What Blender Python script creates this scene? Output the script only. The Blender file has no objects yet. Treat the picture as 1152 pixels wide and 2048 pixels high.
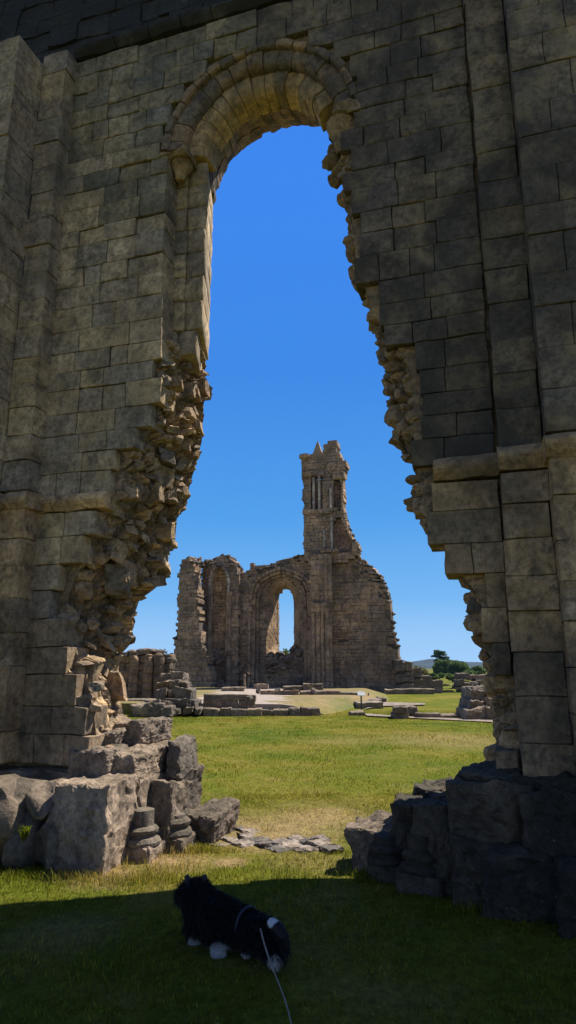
import bpy, math, random
import numpy as np
from mathutils import Vector, Matrix, noise as mnoise
random.seed(7); rng = np.random.default_rng(11)
sc = bpy.context.scene
COL = sc.collection
R = math.radians
# ------------------------------------------------------------------ camera model (1152x2048 photograph pixels)
F = 1330.; PIT = R(13.2); EZ = 1.6; D0 = 5.9; DF = 47.0; TH = R(17)
cp, sp = math.cos(PIT), math.sin(PIT)
UX, UY = math.cos(TH), -math.sin(TH); NX, NY = math.sin(TH), math.cos(TH)
def ray(px, py):
    a = (px-576)/F; b = (1024-py)/F
    return a, cp-b*sp, sp+b*cp
def ground(px, py, z=0.):
    d = ray(px, py); t = (z-EZ)/d[2]; return d[0]*t, d[1]*t
def atY(px, py, Y):
    d = ray(px, py); t = Y/d[1]; return d[0]*t, EZ+d[2]*t
def wal(px, py, v=0., D=D0):
    d = ray(px, py); t = (v+D*NY)/(d[0]*NX+d[1]*NY)
    x, y = d[0]*t, d[1]*t-D
    return x*UX+y*UY, EZ+d[2]*t
def fw(px, py, v=0.): return wal(px, py, v, DF)
# ------------------------------------------------------------------ noise
def _h(i, j, k, s):
    n = (i*374761393+j*668265263+k*2147483647+s*1274126177) & 0xFFFFFFFF
    n = ((n ^ (n >> 13))*1274126177) & 0xFFFFFFFF
    n = ((n ^ (n >> 16))*2246822519) & 0xFFFFFFFF
    return ((n ^ (n >> 15)) & 0xFFFF)/32767.5-1
def vn(p, s=0):
    p = np.asarray(p, float); i = np.floor(p).astype(np.int64); f = p-i; f = f*f*(3-2*f)
    r = 0
    for a in (0, 1):
        for b in (0, 1):
            for c in (0, 1):
                w = (f[:, 0] if a else 1-f[:, 0])*(f[:, 1] if b else 1-f[:, 1])*(f[:, 2] if c else 1-f[:, 2])
                r = r+w*_h(i[:, 0]+a, i[:, 1]+b, i[:, 2]+c, s)
    return r
def vn3(p, s=0): return np.stack([vn(p, s), vn(p, s+17), vn(p, s+31)], 1)
def worley(p, s=0):
    """distance to the nearest and second nearest jittered cell point, and a random number per cell"""
    p = np.asarray(p, float); c = np.floor(p).astype(np.int64); f1 = np.full(len(p), 9.); f2 = np.full(len(p), 9.); cid = np.zeros(len(p))
    for a in (-1, 0, 1):
        for b in (-1, 0, 1):
            for d in (-1, 0, 1):
                i, j, k = c[:, 0]+a, c[:, 1]+b, c[:, 2]+d
                q = np.stack([i+.5+.46*_h(i, j, k, s), j+.5+.46*_h(i, j, k, s+7), k+.5+.46*_h(i, j, k, s+13)], 1)
                r = np.linalg.norm(p-q, axis=1); n = r < f1; f2 = np.where(n, f1, np.minimum(f2, r)); cid = np.where(n, _h(i, j, k, s+29)*.5+.5, cid); f1 = np.minimum(f1, r)
    return f1, f2, cid
# ------------------------------------------------------------------ mesh accumulation
class MB:
    def __init__(self): self.V = []; self.F = []; self.n = 0
    def add(self, v, f):
        v = np.asarray(v, float); self.V.append(v)
        n = self.n
        self.F.extend([tuple(n+i for i in q) for q in f]); self.n += len(v)
    def build(self, name, mat, parent=None, disp=(), smooth=False, warp=None, loc=None):
        V = np.concatenate(self.V)
        if warp: V = warp(V)
        for k, (scl, amp) in enumerate(disp): V = V+vn3(V*scl, 5+k*50)*amp
        if loc is not None: V = V-np.array(loc)
        me = bpy.data.meshes.new(name); me.from_pydata(V.tolist(), [], self.F)
        if smooth: me.polygons.foreach_set('use_smooth', [True]*len(me.polygons))
        me.materials.append(mat); me.update()
        o = bpy.data.objects.new(name, me); COL.objects.link(o)
        if parent: o.parent = parent
        if loc is not None: o.location = loc
        return o
def _tmpl(n):
    idx = {}; P = []
    for i in range(n):
        for j in range(n):
            for k in range(n):
                if i in (0, n-1) or j in (0, n-1) or k in (0, n-1):
                    idx[i, j, k] = len(P); P.append((i, j, k))
    Fs = []
    for a in range(n-1):
        for b in range(n-1):
            for e, fl in ((0, 0), (n-1, 1)):
                for ax in range(3):
                    q = []
                    for (x, y) in ((a, b), (a+1, b), (a+1, b+1), (a, b+1)):
                        t = [0, 0, 0]; t[ax] = e; t[(ax+1) % 3] = x; t[(ax+2) % 3] = y; q.append(idx[tuple(t)])
                    Fs.append(tuple(q) if fl else tuple(q[::-1]))
    return np.array(P), Fs
TM = {n: _tmpl(n) for n in (3, 4, 6, 8, 12, 20)}
def block(mb, a, b, r=.012, n=6, jit=.004, skew=0.):
    """rounded, slightly irregular box between corners a and b"""
    P, Fs = TM[n]; a = np.array(a, float); b = np.array(b, float); s = b-a
    V = np.empty(P.shape)
    for ax in range(3):
        L = s[ax]; rr = min(r, L*.3)
        t = {8: [0, rr, 2*rr, L*.36, L*.64, L-2*rr, L-rr, L], 20: [0, rr]+[rr+(L-2*rr)*q/17 for q in range(1, 17)]+[L-rr, L], 12: [0, rr]+[rr+(L-2*rr)*q/9 for q in range(1, 9)]+[L-rr, L], 6: [0, rr, L*.36, L*.64, L-rr, L], 4: [0, rr, L-rr, L], 3: [0, L/2, L]}[n]
        V[:, ax] = a[ax]+np.array(t)[P[:, ax]]
    ext = (P == 0).astype(int)-(P == n-1).astype(int)
    cnt = np.abs(ext).sum(1, keepdims=True)
    V += ext*np.minimum(r, s.min()*.3)*.38*np.clip(cnt-1, 0, 2)
    V += rng.normal(0, jit, V.shape)
    if skew: V += ((P-(n-1)/2)/(n-1))@(rng.normal(0, skew, (3, 3)))
    mb.add(V, Fs)
def box(mb, a, b):
    x0, y0, z0 = a; x1, y1, z1 = b
    mb.add([(x0,y0,z0),(x1,y0,z0),(x1,y1,z0),(x0,y1,z0),(x0,y0,z1),(x1,y0,z1),(x1,y1,z1),(x0,y1,z1)],
           [(3,2,1,0),(4,5,6,7),(0,1,5,4),(1,2,6,5),(2,3,7,6),(3,0,4,7)])
def grid(mb, P):
    P = np.asarray(P, float); n, m = P.shape[:2]
    mb.add(P.reshape(-1, 3), [(i*m+j, i*m+j+1, (i+1)*m+j+1, (i+1)*m+j) for i in range(n-1) for j in range(m-1)])
def lathe(mb, c, prof, n=20, a0=0, a1=2*math.pi):
    P = []
    for r, z in prof:
        P.append([(c[0]+r*math.cos(a0+(a1-a0)*k/n), c[1]+r*math.sin(a0+(a1-a0)*k/n), c[2]+z) for k in range(n+1)])
    grid(mb, np.array(P)[:, ::-1])
def tube(mb, pts, rad, n=8):
    pts = [Vector(p) for p in pts]; P = []
    for i, p in enumerate(pts):
        d = (pts[min(i+1, len(pts)-1)]-pts[max(i-1, 0)]).normalized()
        x = d.cross(Vector((0.31, .9, .2))).normalized(); y = d.cross(x)
        r = rad[i] if hasattr(rad, '__len__') else rad
        P.append([tuple(p+x*r*math.cos(2*math.pi*k/n)+y*r*math.sin(2*math.pi*k/n)) for k in range(n+1)])
    grid(mb, P)
def _ico(sub):
    import bmesh
    bm = bmesh.new(); bmesh.ops.create_icosphere(bm, subdivisions=sub, radius=1)
    V = np.array([v.co[:] for v in bm.verts]); Fs = [tuple(v.index for v in f.verts) for f in bm.faces]; bm.free()
    return V, Fs
def _stones(sub, k, ncut=9):
    V0, Fs = _ico(sub); out = []
    for _ in range(k):
        V = V0.copy()
        for _c in range(ncut):
            nr = rng.normal(size=3); nr /= np.linalg.norm(nr); d = rng.uniform(.55, .85)
            h = V@nr-d; V -= np.clip(h, 0, None)[:, None]*nr
        V += vn3(V*2.3+rng.uniform(0, 90, 3), 3)*.10
        out.append(V)
    return out, Fs
ST3 = _stones(3, 12); ST2 = _stones(2, 14)
def rotm():
    q = rng.normal(size=4); q /= np.linalg.norm(q); w, x, y, z = q
    return np.array([[1-2*(y*y+z*z), 2*(x*y-w*z), 2*(x*z+w*y)], [2*(x*y+w*z), 1-2*(x*x+z*z), 2*(y*z-w*x)], [2*(x*z-w*y), 2*(y*z+w*x), 1-2*(x*x+y*y)]])
def stone(mb, c, size, hi=True, flat=.7, spin=True, stretch=1.25):
    T, Fs = ST3 if hi else ST2
    V = T[rng.integers(len(T))]@(rotm().T)
    V = V*np.array([size*rng.uniform(.85, stretch), size*rng.uniform(.85, stretch), size*flat*rng.uniform(.8, 1.15)])
    if spin:
        a = rng.uniform(0, 6.28); tl = rng.normal(0, .22)
        ca, sa = math.cos(a), math.sin(a); ct, stt = math.cos(tl), math.sin(tl)
        V = V@np.array([[1, 0, 0], [0, ct, -stt], [0, stt, ct]]).T
        V = V@np.array([[ca, -sa, 0], [sa, ca, 0], [0, 0, 1]]).T
    mb.add(V+np.array(c), Fs)
# ------------------------------------------------------------------ scene bookkeeping
def thing(name, label, cat, loc=(0,0,0), rz=0., group=None):
    o = bpy.data.objects.new(name, None); COL.objects.link(o); o.location = loc; o.rotation_euler = (0,0,rz)
    o.empty_display_size = .2
    o['label'] = label; o['category'] = cat
    if group: o['group'] = group
    return o
def tag(o, label, cat, group=None):
    o['label'] = label; o['category'] = cat
    if group: o['group'] = group
    return o
# ------------------------------------------------------------------ materials
def nodes(name):
    m = bpy.data.materials.new(name); m.use_nodes = True; nt = m.node_tree; nt.nodes.clear()
    out = nt.nodes.new('ShaderNodeOutputMaterial'); bs = nt.nodes.new('ShaderNodeBsdfPrincipled')
    nt.links.new(bs.outputs[0], out.inputs[0]); return m, nt, bs
def N(nt, t, **kw):
    n = nt.nodes.new(t)
    for k, v in kw.items():
        if k in n.inputs.keys() if isinstance(k, str) else False: pass
        setattr(n, k, v)
    return n
def ramp(nt, fac, stops, interp='LINEAR'):
    n = nt.nodes.new('ShaderNodeValToRGB'); n.color_ramp.interpolation = interp
    e = n.color_ramp.elements
    while len(e) < len(stops): e.new(.5)
    for el, (p, c) in zip(e, stops):
        el.position = p; el.color = (c, c, c, 1) if not hasattr(c, '__len__') else (*c, 1)
    nt.links.new(fac, n.inputs[0]); return n.outputs[0]
def noise(nt, vec, scale, detail=5, rough=.6, dist=0.):
    n = nt.nodes.new('ShaderNodeTexNoise'); n.inputs['Scale'].default_value = scale; n.inputs['Detail'].default_value = detail
    n.inputs['Roughness'].default_value = rough; n.inputs['Distortion'].default_value = dist
    nt.links.new(vec, n.inputs['Vector']); return n.outputs['Fac']
def mix(nt, fac, a, b, mode='MIX'):
    n = nt.nodes.new('ShaderNodeMix'); n.data_type = 'RGBA'; n.blend_type = mode
    for s, x in ((n.inputs[0], fac), (n.inputs[6], a), (n.inputs[7], b)):
        if hasattr(x, 'links') or isinstance(x, bpy.types.NodeSocket): nt.links.new(x, s)
        elif hasattr(x, '__len__'): s.default_value = (*x, 1) if len(x) == 3 else x
        else: s.default_value = x
    return n.outputs[2]
def mth(nt, op, a, b=0., c=0.):
    n = nt.nodes.new('ShaderNodeMath'); n.operation = op
    for s, x in zip(n.inputs, (a, b, c)):
        if isinstance(x, bpy.types.NodeSocket): nt.links.new(x, s)
        else: s.default_value = x
    return n.outputs[0]
def vmap(nt, vec, sc3):
    n = nt.nodes.new('ShaderNodeMapping'); n.inputs['Scale'].default_value = sc3; nt.links.new(vec, n.inputs['Vector']); return n.outputs[0]
def stone_mat(name, tints, crust=.5, crust_col=(.045,.043,.04), moss=.0, moss_col=(.07,.085,.03), tan=.25, tan_col=(.42,.29,.14), scale=1., bump=1., bdist=.02, streak=.4, cell=False):
    m, nt, bs = nodes(name)
    g = nt.nodes.new('ShaderNodeNewGeometry'); pos = g.outputs['Position']
    k = len(tints)
    if cell:
        at = nt.nodes.new('ShaderNodeAttribute'); at.attribute_name = 'cell'
        base = ramp(nt, at.outputs['Fac'], [((i+.3)/k, t) for i, t in enumerate(tints)])
    else: base = ramp(nt, g.outputs['Random Per Island'], [((i+.5)/k, t) for i, t in enumerate(tints)])
    n1 = noise(nt, pos, 3.2*scale, 8, .68); n2 = noise(nt, pos, 17*scale, 6, .7); n3 = noise(nt, pos, 70*scale, 4, .65)
    big = noise(nt, pos, .75*scale, 5, .6, .6); big2 = noise(nt, pos, 1.9*scale, 6, .65, .5)
    base = mix(nt, 1., base, ramp(nt, n1, [(.36, .5), (.5, .95), (.64, 1.4)]), 'MULTIPLY')
    base = mix(nt, 1., base, ramp(nt, n2, [(.36, .6), (.5, 1.), (.64, 1.3)]), 'MULTIPLY')
    base = mix(nt, ramp(nt, big2, [(.5, 0.), (.68, tan)]), base, tan_col)
    bl = noise(nt, pos, 6.5*scale, 7, .7, .8)
    base = mix(nt, ramp(nt, bl, [(.52, 0.), (.64, .6)]), base, crust_col)
    base = mix(nt, ramp(nt, noise(nt, pos, 30*scale, 5, .75), [(.55, 0.), (.66, .45)]), base, crust_col)
    if streak:
        st = noise(nt, vmap(nt, pos, (3.2*scale, 3.2*scale, .35*scale)), 1.4, 5, .65)
        base = mix(nt, ramp(nt, st, [(.48, 0.), (.7, streak)]), base, crust_col)
    cm = ramp(nt, mth(nt, 'MULTIPLY_ADD', n1, .35, mth(nt, 'MULTIPLY', big, .75)), [(.66-.30*crust, 0.), (.82-.30*crust, min(1., .35+crust*.8))])
    base = mix(nt, cm, base, crust_col)
    if moss:
        nz = nt.nodes.new('ShaderNodeSeparateXYZ'); nt.links.new(g.outputs['Normal'], nz.inputs[0])
        up = mth(nt, 'MULTIPLY_ADD', nz.outputs[2], .35, mth(nt, 'MULTIPLY', noise(nt, pos, 2.3*scale, 6, .7), 1.))
        base = mix(nt, ramp(nt, up, [(.55, 0.), (.8, moss)]), base, moss_col)
    spk = noise(nt, pos, 42*scale, 3, .6)
    base = mix(nt, ramp(nt, spk, [(.66, 0.), (.73, .35)]), base, (.36,.35,.3))
    nt.links.new(base, bs.inputs['Base Color']); bs.inputs['Roughness'].default_value = .92
    bs.inputs['Specular IOR Level'].default_value = .2
    hgt = mth(nt, 'ADD', mth(nt, 'MULTIPLY', n1, 1.6), mth(nt, 'ADD', mth(nt, 'MULTIPLY', n2, .8), mth(nt, 'MULTIPLY', n3, .3)))
    b = nt.nodes.new('ShaderNodeBump'); b.inputs['Strength'].default_value = .75*bump; b.inputs['Distance'].default_value = bdist/scale**.5
    nt.links.new(hgt, b.inputs['Height']); nt.links.new(b.outputs[0], bs.inputs['Normal'])
    return m
def plain(name, col, rough=.7, metal=0., nscale=20, var=.25):
    m, nt, bs = nodes(name)
    g = nt.nodes.new('ShaderNodeNewGeometry')
    c = mix(nt, 1., col, ramp(nt, noise(nt, g.outputs['Position'], nscale, 5, .6), [(.3, 1-var), (.7, 1+var)]), 'MULTIPLY')
    nt.links.new(c, bs.inputs['Base Color']); bs.inputs['Roughness'].default_value = rough; bs.inputs['Metallic'].default_value = metal
    return m
M = {}
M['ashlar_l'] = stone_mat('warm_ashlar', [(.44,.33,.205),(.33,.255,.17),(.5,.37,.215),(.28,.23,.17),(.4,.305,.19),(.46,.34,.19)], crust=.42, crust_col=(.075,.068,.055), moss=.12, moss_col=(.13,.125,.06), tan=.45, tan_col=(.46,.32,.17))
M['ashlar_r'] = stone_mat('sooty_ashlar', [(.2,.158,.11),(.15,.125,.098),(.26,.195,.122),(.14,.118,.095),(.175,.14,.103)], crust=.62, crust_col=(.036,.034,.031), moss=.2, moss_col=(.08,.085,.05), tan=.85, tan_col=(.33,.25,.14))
M['ashlar_low'] = stone_mat('tan_ashlar', [(.46,.31,.165),(.36,.25,.145),(.52,.345,.18),(.31,.23,.145)], crust=.42, crust_col=(.055,.05,.045), tan=.4)
M['arch'] = stone_mat('honey_voussoir', [(.45,.3,.14),(.3,.215,.12),(.52,.34,.15),(.22,.165,.105),(.38,.26,.13)], crust=.42, crust_col=(.06,.055,.045), tan=.4)
M['arch_dark'] = stone_mat('dark_voussoir', [(.27,.195,.12),(.38,.235,.13),(.2,.155,.105),(.17,.135,.1)], crust=.5, tan=.3)
M['soffit'] = stone_mat('reddish_soffit', [(.26,.16,.115),(.19,.125,.1),(.34,.22,.15),(.15,.11,.09)], crust=.5, tan=.2, scale=1.4)
M['ashlar_foot'] = stone_mat('darker_foot_ashlar', [(.28,.205,.13),(.25,.185,.12),(.31,.22,.135),(.24,.18,.12)], crust=.38, crust_col=(.04,.037,.034), tan=.5, tan_col=(.34,.24,.14))  # ashlar set darker for the lowest courses
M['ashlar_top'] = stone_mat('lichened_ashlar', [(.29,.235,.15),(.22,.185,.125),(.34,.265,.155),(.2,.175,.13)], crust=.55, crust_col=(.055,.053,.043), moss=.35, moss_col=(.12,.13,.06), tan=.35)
M['dark'] = stone_mat('black_crust_stone', [(.07,.066,.06),(.055,.054,.052),(.09,.08,.065)], crust=.8, crust_col=(.028,.028,.027), moss=.3, tan=.12)
M['rubble'] = stone_mat('rubble_stone', [(.4,.28,.165),(.3,.225,.15),(.48,.34,.2),(.24,.19,.14),(.43,.29,.16),(.34,.225,.14),(.2,.165,.13)], crust=.4, crust_col=(.05,.045,.038), tan=.45, scale=1.6, bump=1.1, bdist=.02, streak=.0)
M['core'] = stone_mat('rubble_core', [(.24,.18,.12),(.27,.2,.13),(.4,.275,.16),(.24,.19,.14),(.46,.31,.175),(.31,.225,.145),(.42,.28,.15)], crust=.4, crust_col=(.05,.043,.035), tan=.35, scale=1.5, bump=1.2, bdist=.025, streak=0, cell=True)
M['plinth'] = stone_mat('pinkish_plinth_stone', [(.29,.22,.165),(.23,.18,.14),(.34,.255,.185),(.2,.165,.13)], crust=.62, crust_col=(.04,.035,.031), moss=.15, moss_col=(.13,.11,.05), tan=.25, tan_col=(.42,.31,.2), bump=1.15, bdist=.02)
M['plinth_shade'] = stone_mat('shade_toned_plinth_stone', [(.095,.078,.06),(.07,.06,.048),(.125,.098,.072),(.055,.048,.04)], crust=.6, crust_col=(.022,.02,.018), moss=.1, tan=.12, bump=1.2, bdist=.02)  # right plinth painted near black: its deep shade is put into the colour
M['far'] = stone_mat('far_church_stone', [(.43,.295,.19),(.36,.255,.175),(.48,.325,.2),(.33,.24,.17)], crust=.38, crust_col=(.09,.078,.068), tan=.6, tan_col=(.46,.3,.17), scale=.3, bump=1., bdist=.09, moss=0)
M['sun_toned_shaft'] = stone_mat('sun_toned_shaft', [(.5,.42,.34),(.45,.37,.3)], crust=.2, scale=.5)  # light tone paints sunlight onto the tower shafts and lancet arch
M['far_rubble'] = stone_mat('far_wall_head_rubble', [(.12,.1,.085),(.08,.072,.066),(.17,.14,.11)], crust=.4, tan=.1, scale=.5, bump=1., bdist=.05, streak=0)
M['mid'] = stone_mat('grey_low_wall_stone', [(.25,.185,.14),(.2,.155,.12),(.3,.225,.165),(.18,.145,.12)], crust=.5, crust_col=(.07,.064,.06), moss=.2, moss_col=(.1,.1,.05), tan=.25, scale=.7, bump=1., bdist=.03)
# ------------------------------------------------------------------ grass and ground colour (patches stand where the turf is worn)
PATCH = []
for px, py, rad, wt in ((325,1722,.28,.95),(225,1746,.3,.9),(130,1752,.22,.7),(540,1668,.95,.8),(640,1640,.8,.75),(460,1726,.22,.9),(350,1725,.45,.7),(620,1722,.5,.35),(120,1870,.45,.35),(690,1405,3.2,.5),(640,1640,1.4,.35),(905,1480,2.2,.45),(700,1480,1.5,.25),(220,1752,.4,.6)):
    x, y = ground(px, py); PATCH.append((x, y, rad, wt))
def grass_color(nt, pos, rnd=None):
    a = noise(nt, pos, .32, 5, .65, .4); b = noise(nt, pos, 1.5, 6, .7); c = noise(nt, pos, 9., 5, .75)
    green = ramp(nt, a, [(.32, (.070,.098,.012)), (.5, (.107,.116,.014)), (.64, (.165,.138,.028))])
    dry = mix(nt, ramp(nt, b, [(.5, 0.), (.72, .55)]), green, (.21,.16,.055))
    f = 0.
    for x, y, rad, wt in PATCH:
        n = nt.nodes.new('ShaderNodeVectorMath'); n.operation = 'DISTANCE'; nt.links.new(pos, n.inputs[0]); n.inputs[1].default_value = (x, y, 0)
        d = mth(nt, 'MULTIPLY_ADD', mth(nt, 'SUBTRACT', c, .5), rad*.9, mth(nt, 'MULTIPLY_ADD', mth(nt, 'SUBTRACT', b, .5), rad*1.3, n.outputs['Value']))
        mr = nt.nodes.new('ShaderNodeMapRange'); mr.inputs['From Min'].default_value = rad*.35; mr.inputs['From Max'].default_value = rad
        mr.inputs['To Min'].default_value = wt; mr.inputs['To Max'].default_value = 0.; nt.links.new(d, mr.inputs[0])
        f = mth(nt, 'MAXIMUM', f, mr.outputs[0])
    col = mix(nt, f, dry, (.27,.19,.095))
    col = mix(nt, 1., col, ramp(nt, c, [(.3, .7), (.7, 1.3)]), 'MULTIPLY')
    return col
def grass_mat(name, blade):
    m, nt, bs = nodes(name); g = nt.nodes.new('ShaderNodeNewGeometry')
    col = grass_color(nt, g.outputs['Position'])
    if blade:
        col = mix(nt, 1., col, ramp(nt, g.outputs['Random Per Island'], [(0., (.6,.68,.55)), (.55, (1.15,1.2,1.)), (.88, (1.7,1.55,1.3)), (1., (3.0,2.5,2.6))]), 'MULTIPLY')
        bs.inputs['Roughness'].default_value = .55
        tr = nt.nodes.new('ShaderNodeBsdfTranslucent'); nt.links.new(mix(nt, 1., col, (1.5,1.6,.8), 'MULTIPLY'), tr.inputs[0])
        ms = nt.nodes.new('ShaderNodeMixShader'); ms.inputs[0].default_value = .42
        nt.links.new(bs.outputs[0], ms.inputs[1]); nt.links.new(tr.outputs[0], ms.inputs[2])
        nt.links.new(ms.outputs[0], nt.nodes['Material Output'].inputs[0])
    else:
        bs.inputs['Roughness'].default_value = .95
        fine = noise(nt, vmap(nt, g.outputs['Position'], (1, .6, 1)), 26, 6, .8)
        col = mix(nt, 1., col, ramp(nt, fine, [(.32, .55), (.5, 1.), (.7, 1.5)]), 'MULTIPLY')
        wh = noise(nt, g.outputs['Position'], 7., 2, .5)
        col = mix(nt, ramp(nt, wh, [(.74, 0.), (.78, .5)]), col, (.45,.45,.32))
        b = nt.nodes.new('ShaderNodeBump'); b.inputs['Strength'].default_value = .8; b.inputs['Distance'].default_value = .04
        nt.links.new(fine, b.inputs['Height']); nt.links.new(b.outputs[0], bs.inputs['Normal'])
    bs.inputs['Specular IOR Level'].default_value = .03
    nt.links.new(col, bs.inputs['Base Color']); return m
M['turf'] = grass_mat('turf', False); M['blade'] = grass_mat('grass_blades', True)
def gravel_mat():
    m, nt, bs = nodes('gravel'); g = nt.nodes.new('ShaderNodeNewGeometry'); pos = g.outputs['Position']
    v = nt.nodes.new('ShaderNodeTexVoronoi'); v.inputs['Scale'].default_value = 26; nt.links.new(pos, v.inputs['Vector'])
    c = mix(nt, 1., ramp(nt, noise(nt, pos, .5, 5, .6), [(.35, (.3,.25,.2)), (.65, (.4,.33,.27))]), ramp(nt, v.outputs['Color'], [(0., .7), (1., 1.25)]), 'MULTIPLY')
    c = mix(nt, ramp(nt, noise(nt, pos, .9, 5, .7), [(.55, 0.), (.65, .7)]), c, (.15,.14,.045))
    nt.links.new(c, bs.inputs['Base Color']); bs.inputs['Roughness'].default_value = .95; return m
M['gravel'] = gravel_mat()
M['tile'] = stone_mat('worn_tile', [(.25,.205,.165),(.2,.165,.135),(.29,.235,.185),(.12,.105,.09)], crust=.3, tan=.15, streak=0, scale=2)
M['soil'] = plain('bare_soil', (.2,.15,.1), .95, 0, 9, .35)
# ================================================================== SETTING
def ground_sheet():
    mb = MB()
    ys = np.concatenate([np.linspace(-30, 3, 12), np.linspace(3.2, 12, 90), np.linspace(12.3, 60, 80), np.geomspace(62, 5200, 40)])
    ts = np.sign(np.linspace(-1, 1, 121))*np.abs(np.linspace(-1, 1, 121))**1.6
    P = np.array([[(t*(30+max(y, 0)*1.6), y, 0.) for t in ts] for y in ys])
    f = P.reshape(-1, 3); d = np.hypot(f[:, 0], f[:, 1])
    f[:, 2] += (vn(f*.9, 2)*.018+vn(f*.25, 3)*.03)*np.clip(1-d/70, 0, 1)
    grid(mb, f.reshape(P.shape)); o = mb.build('ground', M['turf'], smooth=True); o['kind'] = 'structure'
ground_sheet()
# -- hills on the horizon
def hills():
    m, nt, bs = nodes('wooded_hill'); g = nt.nodes.new('ShaderNodeNewGeometry')
    nt.links.new(ramp(nt, noise(nt, g.outputs['Position'], .02, 8, .75), [(.35, (.010,.018,.008)), (.65, (.028,.04,.014))]), bs.inputs['Base Color']); bs.inputs['Roughness'].default_value = 1
    mb = MB(); xs = np.linspace(-1500, 1900, 420)
    for Y, dep, keys in ((1500, 260, [(-1500,20),(-500,24),(60,17),(245,20),(262,19),(283,23),(300,14),(335,19),(360,24),(390,24),(415,21),(440,17),(470,15),(900,24),(1900,20)]),):
        kx, kz = zip(*keys); top = np.interp(xs, kx, kz)
        rows = []
        for t in np.linspace(0, 1, 26):
            z = top*np.sin(t*math.pi/2)**.8; p = np.stack([xs, np.full_like(xs, Y+dep*t), z], 1)
            p[:, 2] += (vn(p*.09, 4)*1.6+vn(p*.28, 5)*1.)*min(1, t*4); rows.append(p)
        for t in (.25, .6, 1.): rows.append(np.stack([xs, np.full_like(xs, Y+dep*(1+t)), top*(1-t)-1], 1))
        grid(mb, np.array(rows)[:, ::-1])
    o = mb.build('hills', m, smooth=True); o['kind'] = 'structure'
hills()
# ================================================================== NEAR WALL
near = thing('ruined_wall', 'dark broken abbey wall with a round arch over a ragged breach, nearest to the viewer', 'ruined wall', (0, D0, 0), -TH)
AC = (-.37, 7.25)                                   # arch centre (u, z)
def tab(pts, v): return sorted([wal(px, py, v)[::-1] for px, py in pts])
def itp(t, z): return np.interp(z, [a for a, b in t], [b for a, b in t])
ASH_L = tab([(326,500),(324,660),(316,790),(300,845),(268,880),(232,935),(232,985),(205,1015),(165,1100),(140,1150),(120,1200),(122,1270),(158,1340),(170,1400),(182,1480),(192,1540)], 0.)
SKY_L = tab([(417,420),(415,500),(412,640),(408,715),(405,790),(400,880),(385,940),(370,985),(371,1005),(350,1035),(345,1085),(325,1110),(310,1170),(275,1195),(264,1230),(256,1290),(236,1310),(232,1340),(236,1400),(242,1432),(262,1440)], .95)
ASH_R = tab([(690,260),(702,450),(710,520),(728,570),(756,640),(798,690),(824,750),(828,900),(832,935),(850,960),(838,1010),(865,1060),(900,1120),(950,1180),(975,1240),(972,1300),(1010,1350),(1030,1420),(1020,1500),(1000,1560)], 0.)
SKY_R = tab([(662,255),(686,330),(690,400),(703,450),(697,480),(710,520),(714,570),(736,610),(745,650),(756,700),(766,760),(784,840),(792,905),(828,935),(815,1005),(850,1045),(880,1090),(905,1110),(925,1165),(942,1240),(962,1268),(966,1310),(980,1340),(986,1450),(990,1490),(978,1530),(965,1555)], .3)
def ss(x, a, b):
    t = np.clip((x-a)/(b-a), 0, 1); return t*t*(3-2*t)
def jambL(z):
    """plan of the left jamb at height z, front to back"""
    A = np.array([(-1.42,.06),(-1.42,.2),(-1.42,.36),(-1.25,.36),(-1.13,.36),(-1.2,.58),(-1.27,.8),(-1.345,1.02)])
    ua, us = itp(ASH_L, z), itp(SKY_L, z)
    t = np.array([0,.12,.3,.48,.64,.78,.9,1.])
    B = np.stack([ua+(us-ua)*t**.9, .10+.9*t**1.15], 1)
    w = ss(z, 4.75, 5.2)
    return A*w+B*(1-w)
def jambR(z):
    ua, us = itp(ASH_R, z), itp(SKY_R, z)
    return np.array([(ua,.08),(ua*.7+us*.3,.14),(ua*.3+us*.7,.22),(us,.3),(us+.03,.36),(us+.14,.6),(us+.26,.85),(us+.33,1.02)])
def resamp(P, n):
    P = np.asarray(P); d = np.r_[0, np.cumsum(np.hypot(*np.diff(P, axis=0).T))]; s = np.linspace(0, d[-1], n)
    return np.stack([np.interp(s, d, P[:, 0]), np.interp(s, d, P[:, 1])], 1)
def embed(q, amp):
    """push a broken surface in and out like rubble set in mortar"""
    sc3 = np.array([5.5, 5.5, 7.0]); w = q*sc3+vn3(q*4, 61)*.35
    f1, f2, cid = worley(w, 3); e = np.clip((f2-f1)/.30, 0, 1); e = e*e*(3-2*e)
    g1, g2, c2 = worley(q*np.array([13, 13, 16])+vn3(q*9, 71)*.3, 5); e2 = np.clip((g2-g1)/.35, 0, 1)
    big = (cid > .45)
    hgt = np.where(big, e*(.5+.9*cid), e2*.55*(.4+c2))
    return hgt*amp, np.where(e < .25, 0., np.where(big, .1+.9*cid, .05+.9*c2))
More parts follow.
